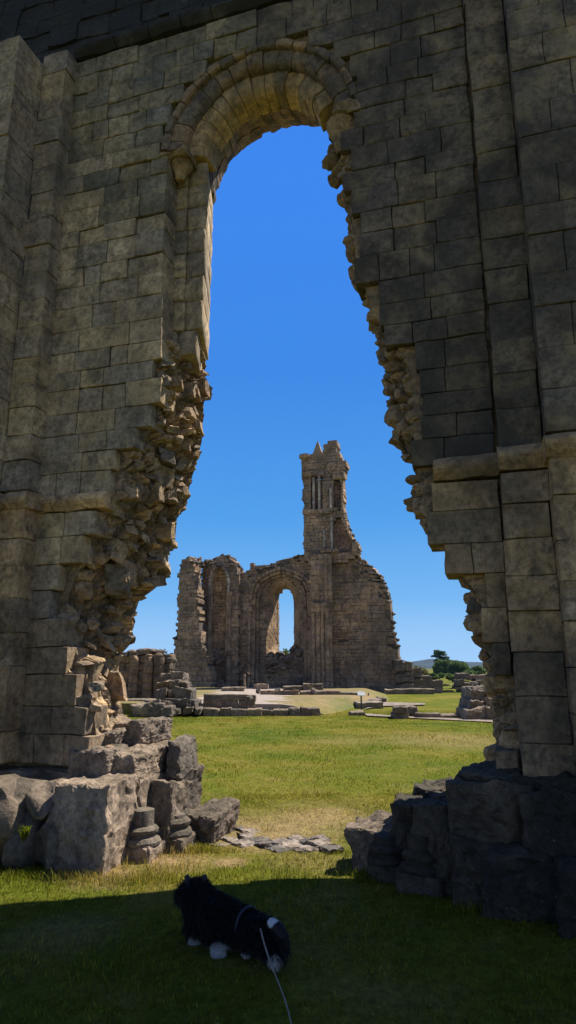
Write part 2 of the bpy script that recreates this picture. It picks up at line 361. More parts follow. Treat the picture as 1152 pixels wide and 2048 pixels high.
def core():
    parts = []
    for side, fn, far in ((1, jambL, -7.5), (-1, jambR, 7.5)):
        zs = np.arange(0, 8.76, .03); m = 66; rows = []; cells = []
        for z in zs:
            J = resamp(fn(z), m)
            if z > AC[1]-.05:
                h = math.sqrt(max(1.5**2-max(z-AC[1], 0)**2, 0)); ue = AC[0]-side*h
                J = np.stack([np.full(m, ue), np.linspace(.06, 1.02, m)], 1)
            amp = (.05+.055*ss(z, 1.2, 2.2))*(1-ss(z, 4.9, 5.2)) if side == 1 else .085
            t = np.gradient(J, axis=0); t /= np.linalg.norm(t, axis=1)[:, None]+1e-9; nr = np.stack([t[:, 1], -t[:, 0]], 1)*side
            q = np.c_[J, np.full(m, z)]; h, cid = embed(q, amp); h = h-amp*.55+vn(q*3.1, 21)*amp*.5+vn(q*21, 22)*amp*.12
            ed = np.minimum(1, np.minimum(np.arange(m), np.arange(m)[::-1])/3.); J = J+nr*(h*ed)[:, None]
            pl = np.concatenate([[(far, .06)], J, [(far, 1.02)]]); p = np.c_[pl, np.full(len(pl), z)]
            p[1:-1, 2] += vn(q*7, 33)*amp*.2
            rows.append(p if side == 1 else p[::-1]); cc = np.r_[0, cid, 0]; cells.append(cc if side == 1 else cc[::-1])
        mb = MB(); grid(mb, rows); o = mb.build('rubble_core', M['core'], near)
        o.data.attributes.new('cell', 'FLOAT', 'POINT').data.foreach_set('value', np.concatenate(cells).astype(np.float32))
    mb = MB()
    box(mb, (-7.5, .16, 8.7), (7.5, 1.0, 10.6))
    # ring of masonry round the arch, splayed towards the inside
    vs = [.075, .2, .3, .38, .6, .8, .99]; rs = [1.06, 1.0, .9, .72, .80, .87, .95]
    an = np.linspace(math.pi+.02, -.02, 49)
    prof = [(1.62, .075)]+list(zip(rs, vs))+[(1.62, .99)]
    P = []
    for r, v in prof:
        P.append([(AC[0]+r*math.cos(a), v, AC[1]+r*math.sin(a)) for a in an])
    grid(mb, np.array(P))
    return mb.build('wall_core', M['core'], near, disp=[(9, .006)])
core()
def chunk(mb, c, s):
    """angular broken block, lying roughly on its bed"""
    t = MB(); a = np.array([s*random.uniform(.7, 1.3), s*random.uniform(.7, 1.2), s*random.uniform(.5, .95)])
    block(t, -a, a, r=s*.12, n=6, jit=s*.05, skew=s*.5); V = t.V[0]; q = random.uniform(-.7, .7); ca, sa = math.cos(q), math.sin(q); tl = random.gauss(0, .12)
    V = np.stack([V[:,0]*ca-V[:,1]*sa, V[:,0]*sa+V[:,1]*ca, V[:,2]+V[:,0]*tl], 1); mb.add(V+np.array(c), t.F)
# ---- coursed facing
def courses(z0, z1, lo, hi):
    z = [z0]
    while z[-1] < z1-.1: z.append(z[-1]+random.uniform(lo, hi))
    s = (z1-z0)/(z[-1]-z0); return [z0+(q-z0)*s for q in z]
def row(u0, u1, lo, hi):
    L = u1-u0
    if L < lo*.6: return [(u0, u1)] if L > .06 else []
    n = max(1, round(L/random.uniform(lo, hi))); w = np.array([random.uniform(.6, 1.4) for _ in range(n)]); w = np.r_[0, np.cumsum(w)]/w.sum()*L
    return [(u0+a, u0+b) for a, b in zip(w[:-1], w[1:])]
G = .003
def arc_push(V, r0=1.09):
    du, dz = V[:, 0]-AC[0], V[:, 2]-AC[1]; r = np.hypot(du, dz); k = (r < r0) & (dz > -.02) & (V[:, 1] < .5)
    s = np.where(k, r0/np.maximum(r, .05), 1.); V[:, 0] = AC[0]+du*s; V[:, 2] = AC[1]+dz*s; return V
zc = courses(.72, 3.14, .24, .3)+courses(3.32, 8.84, .2, .285)
FL, FRU, FRL, FRF, FLT, FLF = [MB() for _ in range(6)]
for z0, z1 in zip(zc[:-1], zc[1:]):
    if z1-z0 < .2 and z0 > 3.1 and z0 < 3.3: continue
    zm = (z0+z1)/2
    # left of the breach
    if zm < AC[1]: ue = itp(ASH_L, zm)+(random.uniform(-.1, .05) if zm < 4.9 else 0)
    else:
        h = 1.14**2-(zm-AC[1])**2; ue = AC[0]-math.sqrt(h) if h > 0 else None
    ur = None
    if zm < 7.3: ur = itp(ASH_R, zm)+random.uniform(-.07, .10)
    else:
        h = 1.14**2-(zm-AC[1])**2; ur = AC[0]+math.sqrt(h) if h > 0 else None
    if ue is None: segs = [(-2.72, AC[0], FL), (AC[0], 1.84, FRU)]
    else: segs = [(-2.72, ue, FL), (ur, 1.84, FRU if zm > 3.2 else FRL if zm > 1.7 else FRF)]
    for a, b, mb in segs:
        for s0, s1 in row(a, b, .26, .52):
            if mb is FL and zm < 2.4 and random.random() < .06 and s0 > -2.4: continue
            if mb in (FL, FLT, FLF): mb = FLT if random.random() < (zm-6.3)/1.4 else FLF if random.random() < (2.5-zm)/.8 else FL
            f = random.uniform(-.005, .004)-(.03 if zm < 3.2 else 0)
            er = random.random() < (.16 if zm < 6 else .3); rr = .004+.006*random.random()**2
            if er: f += random.uniform(.003, .014); rr = random.uniform(.007, .014)
            block(mb, (s0+G, f, z0+G), (s1-G, .34, z1-G), r=rr, n=8, jit=.002 if er else .001, skew=.005 if er else .002)
FLF.build('masonry_facing', M['ashlar_foot'], near, disp=[(2.2, .008), (7, .010), (24, .006)], smooth=True)
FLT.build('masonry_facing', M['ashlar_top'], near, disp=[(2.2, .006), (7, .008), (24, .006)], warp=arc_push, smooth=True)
FL.build('masonry_facing', M['ashlar_l'], near, disp=[(2.2, .005), (7, .006), (24, .004)], warp=arc_push, smooth=True)
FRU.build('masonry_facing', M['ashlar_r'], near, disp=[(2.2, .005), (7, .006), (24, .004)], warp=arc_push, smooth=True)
FRF.build('masonry_facing', M['ashlar_foot'], near, disp=[(7, .007), (24, .004)], smooth=True)
FRL.build('masonry_facing', M['ashlar_low'], near, disp=[(7, .007), (24, .004)], smooth=True)
# upper stage above the top string course
UP = MB()
zu = courses(9.02, 10.6, .24, .32)
for z0, z1 in zip(zu[:-1], zu[1:]):
    for s0, s1 in row(-7.2, 7.2, .3, .62): block(UP, (s0, .1+random.uniform(-.02,.02), z0), (s1, .4, z1), r=.004, n=8, jit=.003, skew=.006)
UP.build('upper_stage', M['dark'], near, disp=[(4, .02), (12, .012), (26, .006)])
# ---- pilasters and buttresses
def pier(name, mat, u0, u1, v0, zs, ret, far=False, lo=.3, hi=.6, v1=.06, r=.005):
    mb = MB()
    for i, (z0, z1) in enumerate(zip(zs[:-1], zs[1:])):
        f = random.uniform(-.01, .01)
        if u1-u0 < .8:
            block(mb, (u0+random.uniform(-.008,.008), v0+f, z0+G), (u1+random.uniform(-.008,.008), v1, z1-G), r=r, n=8, jit=.0015, skew=.005)
        else:
            q = .28+.2*(i % 2)
            if ret == 'r':
                for s0, s1 in row(u0, u1-q, lo, hi): block(mb, (s0+G, v0+f, z0+G), (s1-G, v0+.3, z1-G), r=r, n=8, jit=.0015)
                block(mb, (u1-q+G, v0+f, z0+G), (u1, v0+.62-q*.5, z1-G), r=r, n=8, jit=.0015)
                for s0, s1 in row(v0+.62-q*.5, v1, .25, .5): block(mb, (u1-.3, s0+G, z0+G), (u1+random.uniform(-.01,.01), s1-G, z1-G), r=r, n=8, jit=.0015)
            else:
                for s0, s1 in row(u0+q, u1, lo, hi): block(mb, (s0+G, v0+f, z0+G), (s1-G, v0+.3, z1-G), r=r, n=8, jit=.0015)
                block(mb, (u0, v0+f, z0+G), (u0+q-G, v1, z1-G), r=r, n=8, jit=.0015)
    if u1-u0 >= .8: box(mb, (u0+.04 if ret == 'l' else u0, v0+.04, zs[0]), (u1-.04 if ret == 'r' else u1, v1, zs[-1]-.02))
    else: box(mb, (u0+.03, v0+.03, zs[0]), (u1-.03, v1, zs[-1]-.02))
    return mb.build(name, mat, near, disp=[(7, .007), (22, .004)], smooth=True)
pier('pilaster', M['ashlar_l'], -3.03, -2.71, -.2, courses(3.36, 8.84, .27, .36), 'r')
pier('pilaster', M['ashlar_low'], -3.0, -2.66, -.26, courses(.75, 3.16, .27, .34), 'r')
pier('buttress', M['ashlar_l'], -6.5, -3.04, -.62, courses(3.36, 8.7, .28, .36), 'r')
pier('buttress', M['ashlar_low'], -6.5, -3.01, -.7, courses(.6, 3.16, .28, .36), 'r')
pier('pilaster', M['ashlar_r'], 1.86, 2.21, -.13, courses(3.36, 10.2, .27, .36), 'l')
pier('pilaster', M['ashlar_low'], 1.85, 2.21, -.2, courses(1.72, 3.14, .27, .36), 'l')
pier('pilaster_foot', M['ashlar_foot'], 1.85, 2.21, -.2, courses(.75, 1.72, .27, .36), 'l')
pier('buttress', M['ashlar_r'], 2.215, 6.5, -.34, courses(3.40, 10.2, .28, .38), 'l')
pier('buttress', M['ashlar_low'], 2.215, 6.5, -.42, courses(1.6, 3.2, .28, .38), 'l')
pier('buttress_foot', M['ashlar_foot'], 2.215, 6.5, -.42, courses(.7, 1.6, .28, .38), 'l')
# ---- string courses (moulded band running round the projections)
def string(runs, z, h, pr, mat, name='string_course'):
    mb = MB()
    for u0, u1, v, dep in runs:
        for s0, s1 in row(u0, u1, .45, .8):
            P = []
            prof = [(dep, 0), (-pr*.2, 0), (-pr*.75, h*.3), (-pr, h*.5), (-pr, h*.72), (-pr*.55, h), (dep, h*1.15)]
            n = 7
            dz = random.uniform(-.008, .008)
            for k in range(n+1):
                uu = s0+.005+(s1-s0-.01)*k/n
                P.append([(uu, v+a, z+b+dz) for a, b in prof])
            grid(mb, P)
            for k in (0, n): mb.add(P[k], [tuple(range(len(prof))) if k else tuple(range(len(prof)))[::-1]])
    return mb.build(name, mat, near, disp=[(6, .014), (17, .009)])
string([(-2.66, -1.86, -.03, .3), (-3.01, -2.6, -.26, .3), (-6.5, -2.95, -.7, .7)], 3.15, .16, .075, M['ashlar_low'])
string([(1.32, 1.9, -.03, .3), (1.84, 2.25, -.2, .3), (2.19, 6.5, -.42, .4)], 3.16, .18, .09, M['ashlar_low'])
string([(-2.72, 1.9, 0., .3)], 8.86, .15, .10, M['dark'])
# ---- arch rings
def ring(name, prof, n, mat, a0, a1, gap=.005, disp=((8, .008), (20, .005))):
    """voussoirs: a closed profile of (radius, v) points swept round the arch centre, one solid per stone"""
    mb = MB(); w = np.array([random.uniform(.75, 1.25) for _ in range(n)]); w = np.r_[0, np.cumsum(w)]/w.sum(); prof = np.array(prof); m = len(prof)
    for i in range(n):
        A0 = a0+(a1-a0)*w[i]-gap; A1 = a0+(a1-a0)*w[i+1]+gap; dr, dv = random.uniform(-.01, .01), random.uniform(-.012, .012); P = []
        for k, a in enumerate(np.linspace(A0, A1, 7)):
            sh = .006 if k in (0, 6) else 0.
            c = prof.mean(0); q = prof+(c-prof)*sh/.15
            P.append([(AC[0]+(r+dr)*math.cos(a), v+dv, AC[1]+(r+dr)*math.sin(a)) for r, v in q])
        P = np.array(P); grid(mb, np.concatenate([P, P[:, :1]], 1)); mb.add(P[0], [tuple(range(m))[::-1]]); mb.add(P[-1], [tuple(range(m))])
    return mb.build(name, mat, near, disp=disp, smooth=False)
def rollp(r0, r1, v0, v1, rr, k=7):
    """square edged section with a rounded arris towards the opening"""
    return [(r1, v1), (r1, v0)]+[(r0+rr-rr*math.sin(t), v0+rr-rr*math.cos(t)) for t in np.linspace(0, math.pi/2, k)]+[(r0, v1)]
ring('hood_mould', rollp(1.045, 1.12, .01, .2, .03, 3), 17, M['arch_dark'], math.pi-.02, .12)
ring('arch_order', rollp(.865, 1.05, .07, .4, .09), 15, M['arch_dark'], math.pi, .10)
ring('arch_order', rollp(.66, .88, .18, .5, .13, 9), 14, M['arch'], math.pi, .32)
ring('soffit_masonry', [(1.0,.84),(1.0,.5),(.75,.5),(.855,.84)], 22, M['soffit'], math.pi, .2, .003, ((8, .03), (20, .012)))
ring('soffit_masonry', [(1.05,1.05),(1.05,.83),(.85,.83),(.93,1.05)], 20, M['soffit'], math.pi, .15, .003, ((8, .03), (20, .012)))
# ---- left window jamb: inner order, capital and impost
JB = MB()
zj = courses(4.85, 7.24, .26, .33)
for i, (z0, z1) in enumerate(zip(zj[:-1], zj[1:])):
    a = -1.43; q = -1.27+random.uniform(-.02, .02)
    if i < 1: q -= .05
    block(JB, (a, .27, z0+G), (q-G, .5, z1-G), r=.015, jit=.003)
    t = MB(); block(t, (q+G, .29, z0+G), (-1.055 if i > 0 else -1.12, 1.03, z1-G), r=.015, jit=.003)
    V = t.V[0]; k = np.clip(V[:, 1]-.32, 0, 1); V[:, 0] -= k*.34; JB.add(V, t.F)
JB.build('window_jamb', M['ashlar_l'], near, disp=[(7, .006), (22, .004)], smooth=True)
CP = MB()
lathe(CP, (-1.315, .17, 6.9), [(.0, .04), (.04, .04), (.06, .06), (.05, .08), (.06, .11), (.09, .17), (.125, .23), (.125, .26), (0, .26)], 18)
block(CP, (-1.52, -.02, 7.14), (-1.17, .34, 7.245), r=.03, jit=.008)
CP.build('capital', M['arch'], near, disp=[(9, .02), (25, .008)])
CP = MB()
block(CP, (.46, -.02, 7.16), (.78, .36, 7.30), r=.03, jit=.012)
lathe(CP, (.54, .14, 6.8), [(.0, 0), (.06, 0), (.09, .06), (.08, .12), (.11, .22), (.15, .32), (.15, .36), (0, .36)], 18)
for k in range(7): stone(CP, (.48+random.uniform(-.06,.06), .25+random.uniform(-.08,.1), 6.75+random.uniform(-.35,.3)), random.uniform(.07,.12))
CP.build('capital', M['arch'], near, disp=[(9, .02), (25, .01)])
# ---- rubble of the broken jambs
RB = MB()
for k in range(170):
    z = random.uniform(1.0, 4.95)
    if z < 2 and k % 2: continue
    J = resamp(jambL(z), 40); i = int(random.uniform(0, 1)**.9*38); p = J[i]; nxt = J[min(i+1, 39)]
    s = random.choice([.04,.045,.05,.06,.07,.085,.1,.12])*random.uniform(.8, 1.2)*(1 if z < 3.6 else .75)
    d = nxt-p; d = d/(np.hypot(*d)+1e-6); nrm = np.array([d[1], -d[0]])
    p = p-nrm*(s*random.uniform(.15, .65)-.03)
    if random.random() < .45: stone(RB, (p[0], p[1], z), s, flat=random.uniform(.45, .8))
    else: chunk(RB, (p[0], p[1], z), s)
for k in range(60):   # stones along the sky edge, some of them jutting out
    z = random.uniform(1.2, 4.6); us = itp(SKY_L, z)
    stone(RB, (us-.05+random.uniform(-.03,.04), random.uniform(.7, 1.0), z), random.uniform(.05, .1), flat=.5)
for k in range(14):  # eroded face of the lower wall
    z = random.uniform(.75, 2.3); ua = itp(ASH_L, z)
    stone(RB, (ua-random.uniform(-.1, .75), .06+random.uniform(0,.04), z), random.uniform(.07, .15), flat=.65)
RB.build('rubble_jamb', M['rubble'], near, disp=[(16, .006)])
RB = MB()
for k in range(150):
    z = random.uniform(.8, 6.9)
    J = resamp(jambR(z), 40); i = random.randint(0, 26); p = J[i]
    s = random.uniform(.035, .09)
    us = itp(SKY_R, z)
    stone(RB, (max(p[0], us+s*.6-.02)+random.uniform(0,.02), p[1]+.01, z), s, flat=random.uniform(.5, .85))
for z, s in ((6.55,.1),(6.25,.11),(5.7,.1),(3.25,.1),(3.0,.12),(1.95,.13),(2.1,.1)):
    stone(RB, (itp(SKY_R, z)+s*.6, .2, z), s, flat=.7)
RB.build('rubble_jamb', M['rubble'], near, disp=[(16, .006)])
# ---- plinth and bases of the doorway, left side
PL = MB()
def rock(mb, a, b, r=.06, amp=.0): block(mb, a, b, r=r*.3, n=20, jit=.0025, skew=.025)
rock(PL, (-1.93,-.52,-.05), (-1.36,-.05,.66), .05)
rock(PL, (-1.93,-.05,-.05), (-1.42,.5,.62), .05)
rock(PL, (-3.2,-.1,-.05), (-1.9,.5,.68), .06)
rock(PL, (-2.08,-.1,.60), (-1.66,.32,.86), .07); rock(PL, (-1.69,-.02,.62), (-1.42,.5,.84), .07)
rock(PL, (-1.42,.2,.0), (-1.14,.62,.57), .05); rock(PL, (-1.5,.5,.0), (-1.24,1.05,.6), .05)
rock(PL, (-1.78,.45,.56), (-1.42,1.0,.85), .06); rock(PL, (-1.44,.5,.58), (-1.25,1.05,.9), .06)
rock(PL, (-1.98,.5,.84), (-1.62,1.04,1.08), .06); rock(PL, (-2.1,.2,.82), (-1.8,.6,1.02), .07)
PL.build('plinth', M['plinth'], near, disp=[(3., .022), (8, .016), (17, .014), (36, .008)])
PL = MB()
for (px0, px1, y0, y1, v) in ((0,46,1565,1632,-.62),(-8,44,1622,1752,-.68),(42,104,1563,1650,-.6),(48,104,1640,1750,-.62),(-60,0,1560,1752,-.75)):
    u0, zt = wal(px0, y0, v); u1, zb = wal(px1, y1, v)
    T, Fs = ST3; V = T[rng.integers(len(T))]; z0 = max(zb, -.1)
    V = np.sign(V)*np.abs(V)**.72; V = V/np.abs(V).max(0)
    PL.add(V*np.array([(u1-u0)*.53, .32, (zt-z0)*.53])+np.array([(u0+u1)/2, v+.3, (z0+zt)/2]), Fs)
PL.build('eroded_plinth', M['plinth'], near, disp=[(6, .035), (14, .022), (30, .01)], smooth=True)
def colbase(name, u, v, z, s, shaft, mat):
    mb = MB()
    block(mb, (u-.16*s, v-.16*s, z-.05), (u+.16*s, v+.16*s, z+.13*s), r=.02, jit=.006, skew=.01)
    lathe(mb, (u, v, z+.13*s), [(.16, 0), (.165, .02), (.15, .05), (.125, .06), (.12, .08), (.14, .09), (.145, .115), (.12, .14), (.1, .145), (.098, .15+shaft), (0, .15+shaft+.01)], 36)
    return mb.build(name, mat, near, disp=[(5, .01), (26, .005)])
def at_ground(px, py):
    x, y = ground(px, py); y -= D0; return x*UX+y*UY, x*NX+y*NY
u, v = at_ground(272, 1725); colbase('column_base', u-.02, v+.13, 0, .92, .12, M['plinth'])
u, v = at_ground(335, 1705); colbase('column_base', u, v+.12, 0, .98, .02, M['plinth'])
# ---- plinth, right side
PR = MB()
rock(PR, (1.36,-.4,.4), (1.9,.4,.79), .06); rock(PR, (1.38,-.46,-.05), (1.9,.4,.42), .06); rock(PR, (1.42,-.27,.76), (1.86,.3,.86), .05); rock(PR, (1.7,-.36,.66), (2.3,.2,.84), .06); rock(PR, (1.05,-.22,-.05), (1.4,.5,.58), .05)
rock(PR, (.84,-.02,-.05), (1.08,.6,.52), .05); rock(PR, (1.0,.45,-.05), (1.5,1.0,.6), .05); rock(PR, (1.86,-.5,.34), (2.2,.2,.74), .07); rock(PR, (1.9,-.6,-.05), (2.35,.2,.36), .07); rock(PR, (2.2,-.66,.3), (2.7,.2,.7), .07); rock(PR, (2.35,-.75,-.05), (2.9,.2,.36), .07); rock(PR, (2.7,-.7,-.05), (3.4,.2,.72), .07)
rock(PR, (1.55,-.62,-.05), (2.0,-.2,.42), .09); rock(PR, (2.0,-.85,-.05), (2.7,-.3,.4), .1)
PR.build('plinth', M['plinth_shade'], near, disp=[(3., .04), (7, .03), (15, .02), (34, .009)])
u, v = at_ground(770, 1765); colbase('column_base', u, v+.13, 0, .9, .05, M['plinth_shade'])
u, v = at_ground(840, 1790); colbase('column_base', u, v+.15, 0, .95, .1, M['plinth_shade'])
# ---- worn threshold blocks standing free in the breach
TO = near.matrix_basis.copy()
def free_block(name, label, cat, u0, u1, v0, v1, h, mat, group=None, layers=0):
    mb = MB()
    if layers:
        z = -.04
        for k in range(layers):
            dz = (h+.04)/layers; e = .012*k*random.random()
            block(mb, (u0+e, v0+e*1.5, z), (u1-e, v1-e, z+dz*.96), r=.018, n=6, jit=.008, skew=.012); z += dz
    else: block(mb, (u0, v0, -.05), (u1, v1, h), r=.02, n=20, jit=.003, skew=.03)
    c = ((u0+u1)/2, (v0+v1)/2)
    x = c[0]*UX+c[1]*NX; y = D0+c[0]*UY+c[1]*NY
    V = np.concatenate(mb.V)-np.array([c[0], c[1], 0]); m2 = MB(); m2.V = [V]; m2.F = mb.F; m2.n = len(V)
    o = m2.build(name, mat, None, disp=[(5, .03), (13, .022), (30, .012)]); o.location = (x, y, 0); o.rotation_euler = (0,0,-TH)
    return tag(o, label, cat, group)
free_block('threshold_block', 'flat topped flaking sunlit stone block at the left foot of the breach', 'stone block', -1.24,-.88,.52,1.15,.28, M['plinth'], None, 0)
free_block('threshold_block', 'low sunlit flat topped stone block beside the dark right plinth', 'stone block', .52,.9,.12,.62,.34, M['plinth'], None, 0)
# ---- tile floor in the breach
def inside(x, y, poly):
    c = False; n = len(poly)
    for i in range(n):
        x0, y0 = poly[i]; x1, y1 = poly[i-1]
        if (y0 > y) != (y1 > y) and x < (x1-x0)*(y-y0)/(y1-y0)+x0: c = not c
    return c
TILEPOLY = [ground(*p) for p in [(436,1668),(500,1652),(528,1666),(505,1684),(600,1676),(690,1688),(699,1703),(640,1710),(560,1704),(470,1694),(436,1692)]]
TL = MB(); s = .165; ca, sa = math.cos(R(38)), math.sin(R(38))
for i in range(-30, 30):
    for j in range(-30, 30):
        cx, cy = -.05+(i*ca-j*sa)*s, 6.75+(i*sa+j*ca)*s
        if inside(cx, cy, TILEPOLY) and random.random() > .12:
            t = MB(); block(t, (-s/2+.003, -s/2+.003, 0), (s/2-.003, s/2-.003, .05), r=.012, n=6, jit=.004, skew=.02); V = t.V[0]
            V = np.stack([cx+V[:, 0]*ca-V[:, 1]*sa, cy+V[:, 0]*sa+V[:, 1]*ca, V[:, 2]-.017+random.uniform(-.007,.007)], 1); TL.add(V, t.F)
o = TL.build('tile_pavement', M['tile']); o['kind'] = 'structure'
# ================================================================== FAR CHURCH
church = thing('church_ruin', 'tall ruined church front with a slender tower stump and arched window, far across the lawn', 'church ruin', (0, DF, 0), -TH)
def scan(poly, z):
    xs = []; n = len(poly)
    for i in range(n):
        u0, z0 = poly[i]; u1, z1 = poly[i-1]
        if (z0 > z) != (z1 > z): xs.append(u0+(u1-u0)*(z-z0)/(z1-z0))
    xs.sort(); return list(zip(xs[::2], xs[1::2]))
def subtract(iv, holes):
    for h in holes:
        out = []
        for a, b in iv:
            c, d = h
            if d <= a or c >= b: out.append((a, b)); continue
            if c > a: out.append((a, c))
            if d < b: out.append((d, b))
        iv = out
    return iv
def fpoly(px, v): return [fw(x, y, v) for x, y in px]
def wallface(name, pxpoly, v, dep, mat, holes=(), ch=(.16,.36), bw=(.3,1.0), r=.012, jag=.1, corem=None, par=church, raw=False, z0=0., top=None):
    poly = pxpoly if raw else fpoly(pxpoly, v); hs = list(holes)
    mb, cr = MB(), MB(); z1 = max(p[1] for p in poly)
    z = max(min(p[1] for p in poly), z0-.1)
    while z < z1-.05:
        h = random.uniform(*ch); zm = z+(.04 if top else h/2)
        iv = scan(poly, zm); hh = []
        for hp in hs: hh += scan(hp, zm)
        for a, b in subtract(iv, hh):
            if b-a < .08: continue
            ja = random.uniform(-jag, jag) if any(abs(a-q[0]) < 1e-6 for q in iv) else 0
            jb = random.uniform(-jag, jag) if any(abs(b-q[1]) < 1e-6 for q in iv) else 0
            for s0, s1 in row(a+ja, b+jb, *bw):
                f = random.uniform(-.02, .02)
                block(mb, (s0+.006, v+f*1.3, z+.006), (s1-.006, v+dep*random.uniform(.9, 1), z+h-.006), r=r*random.uniform(.8, 2.4), n=4, jit=.008, skew=.02)
            box(cr, (a+.06, v+.05, z-.01), (b-.06, v+dep*.97, z+h+.01))
        z += h
    wp = None
    if top:
        tp = sorted(fpoly(top, v)); tu = [q[0] for q in tp]; tz = [q[1] for q in tp]
        def wp(V):
            k = np.stack([V[:, 0]*3, V[:, 1]*1.5, 0*V[:, 0]], 1); lim = np.interp(V[:, 0], tu, tz, left=99, right=99)+vn(k, 4)*.12+vn(k*3, 6)*.07; V[:, 2] = np.minimum(V[:, 2], np.maximum(lim, -.05)); return V
    o = mb.build(name, mat, par, warp=wp); cr.build('core', corem or M['far_rubble'], o, warp=wp); return o
def topstones(pts, v, dep, size, step, mat, name='broken_wall_head', drop=0., raw=False):
    mb = MB(); P = pts if raw else fpoly(pts, v)
    for (u0, z0), (u1, z1) in zip(P[:-1], P[1:]):
        n = max(1, int(math.hypot(u1-u0, z1-z0)/step))
        for k in range(n):
            t = (k+random.random())/n
            for w in range(3):
                s = size*random.uniform(.5, 1.25); q = random.random()**1.5*drop
                stone(mb, (u0+(u1-u0)*t-q*.6, v+random.uniform(-.12, dep), z0+(z1-z0)*t-s*.3-q), s, hi=False, flat=.6)
    return mb.build(name, mat, church)
def arch_poly(pxl, pxr, pyspring, pyapex, pybot, v, pointed=0., n=14):
    ul, zs = fw(pxl, pyspring, v); ur, _ = fw(pxr, pyspring, v); za = fw((pxl+pxr)/2, pyapex, v)[1]; zb = fw(pxl, pybot, v)[1]
    c = (ul+ur)/2; h = (ur-ul)/2; P = [(ul, zb)]
    for k in range(n+1):
        a = math.pi*(1-k/n); x = math.cos(a); y = math.sin(a)**(1-.25*pointed)
        P.append((c+h*x, zs+(za-zs)*y*(1-pointed*.12*abs(x)*(1-abs(x))*4)))
    P.append((ur, zb)); return P
# right-hand wall with its long curved ragged end
E_TOP = [(690,1112),(714,1110),(732,1122),(748,1134),(760,1149),(768,1166),(775,1184),(780,1202),(782,1228),(785,1245),(784,1258),(789,1275),(793,1290),(795,1312)]
wallface('wall', [(650,1392),(650,1112)]+E_TOP+[(800,1318),(800,1392)], 0., 1.0, M['far'], bw=(.4,.8), jag=.05, top=E_TOP)
topstones(E_TOP[:8], -.05, .9, .2, .16, M['far_rubble'], drop=.7)
topstones(E_TOP[7:], .1, 1.3, .22, .45, M['far_rubble'])
# tower stump
T_POLY = [(607,1125),(607,1003),(603,1001),(604,985),(606,975),(604,955),(602,916),(612,911),(622,911),(646,909),(647,889),(654,885),(656,879),(673,879),(674,900),(680,905),(682,917),(691,921),(692,932),(688,945),(683,960),(686,962),(686,1018),(690,1026),(692,1045),(697,1060),(703,1068),(707,1078),(716,1090),(717,1108),(690,1125)]
h1 = fpoly([(622,952),(645,952),(645,1022),(622,1022)], -.6); h2 = fpoly([(667,962),(682,962),(682,1018),(667,1018)], -.6); h3 = fpoly([(664,1050),(672,1036),(682,1036),(692,1060),(704,1082),(704,1104),(664,1104)], -.6)
TOWER = wallface('tower', T_POLY, -.6, 1.15, M['far'], holes=[h1, h2, h3], ch=(.19,.27), bw=(.3,.6), jag=.05)
M['red'] = stone_mat('reddish_stone', [(.36,.225,.15),(.3,.2,.14),(.4,.24,.165)], crust=.3, scale=.4, bdist=.03)
for h in (h1, h2, h3):
    mb = MB(); zs = [p[1] for p in h]; z = min(zs)
    while z < max(zs):
        for a, b in scan(h, z+.15):
            for s0, s1 in row(a-.05, b+.05, .35, .7): block(mb, (s0+.006, -.05, z), (s1-.006, .5, z+.3), r=.02, n=4, jit=.008)
        z += .31
    mb.build('tower_panel', M['red'], TOWER)
def shaft(name, px, y0, y1, v, r, mat=None, par=None):
    u, z1 = fw(px, y0, v); _, z0 = fw(px, y1, v); mb = MB(); n = max(3, int((z1-z0)/.7))
    for k in range(n):
        a = z0+(z1-z0)*k/n; b = z0+(z1-z0)*(k+1)/n
        lathe(mb, (u, v, 0), [(0, a), (r*.96, a+.005), (r, a+.03), (r, b-.03), (r*.96, b-.005), (0, b)], 12)
    return mb.build(name, mat or M['far'], par or church, disp=[(2, .02)], smooth=True)
for px, y0, y1 in ((627,955,1022),(638,952,1024),(661,975,1022),(663,1035,1108),(648,1060,1096)): shaft('tower_shaft', px, y0, y1, -.66, .09, M['sun_toned_shaft'], TOWER)
def band(name, px0, px1, y0, y1, v0, v1, mat=None, n=3):
    u0, z1 = fw(px0, y0, v0); u1, z0 = fw(px1, y1, v0); mb = MB()
    for a, b in row(u0, u1, .4, .9): block(mb, (a, v0, z0), (b-.01, v1, z1), r=.05, n=4, jit=.02)
    return mb.build(name, mat or M['far'], church, disp=[(3, .03)])
band('cornice', 598, 616, 908, 914, -.95, .6); band('string_course', 603, 648, 944, 950, -.78, -.2); band('string_course', 605, 664, 1019, 1025, -.76, -.3)
band('string_course', 640, 674, 1098, 1103, -1.12, -.4); band('string_course', 665, 690, 950, 956, -.8, -.2)
topstones([(602,914),(612,910),(622,910)], -.5, .9, .1, .3, M['far_rubble'])
topstones([(686,1018),(692,1045),(703,1068),(716,1090),(717,1108)], -.5, .9, .15, .3, M['far_rubble'])
mb = MB(); (ua, za), (ub, zb_), (uc, zc_) = [fw(x, y, -.5) for x, y in ((623,913),(645,913),(634,879))]
mb.add([(ua,-.5,za),(ub,-.5,za),(ub,.4,za),(ua,.4,za),(uc,-.3,zc_)], [(0,1,4),(1,2,4),(2,3,4),(3,0,4),(3,2,1,0)]); mb.build('gablet', M['far'], TOWER)
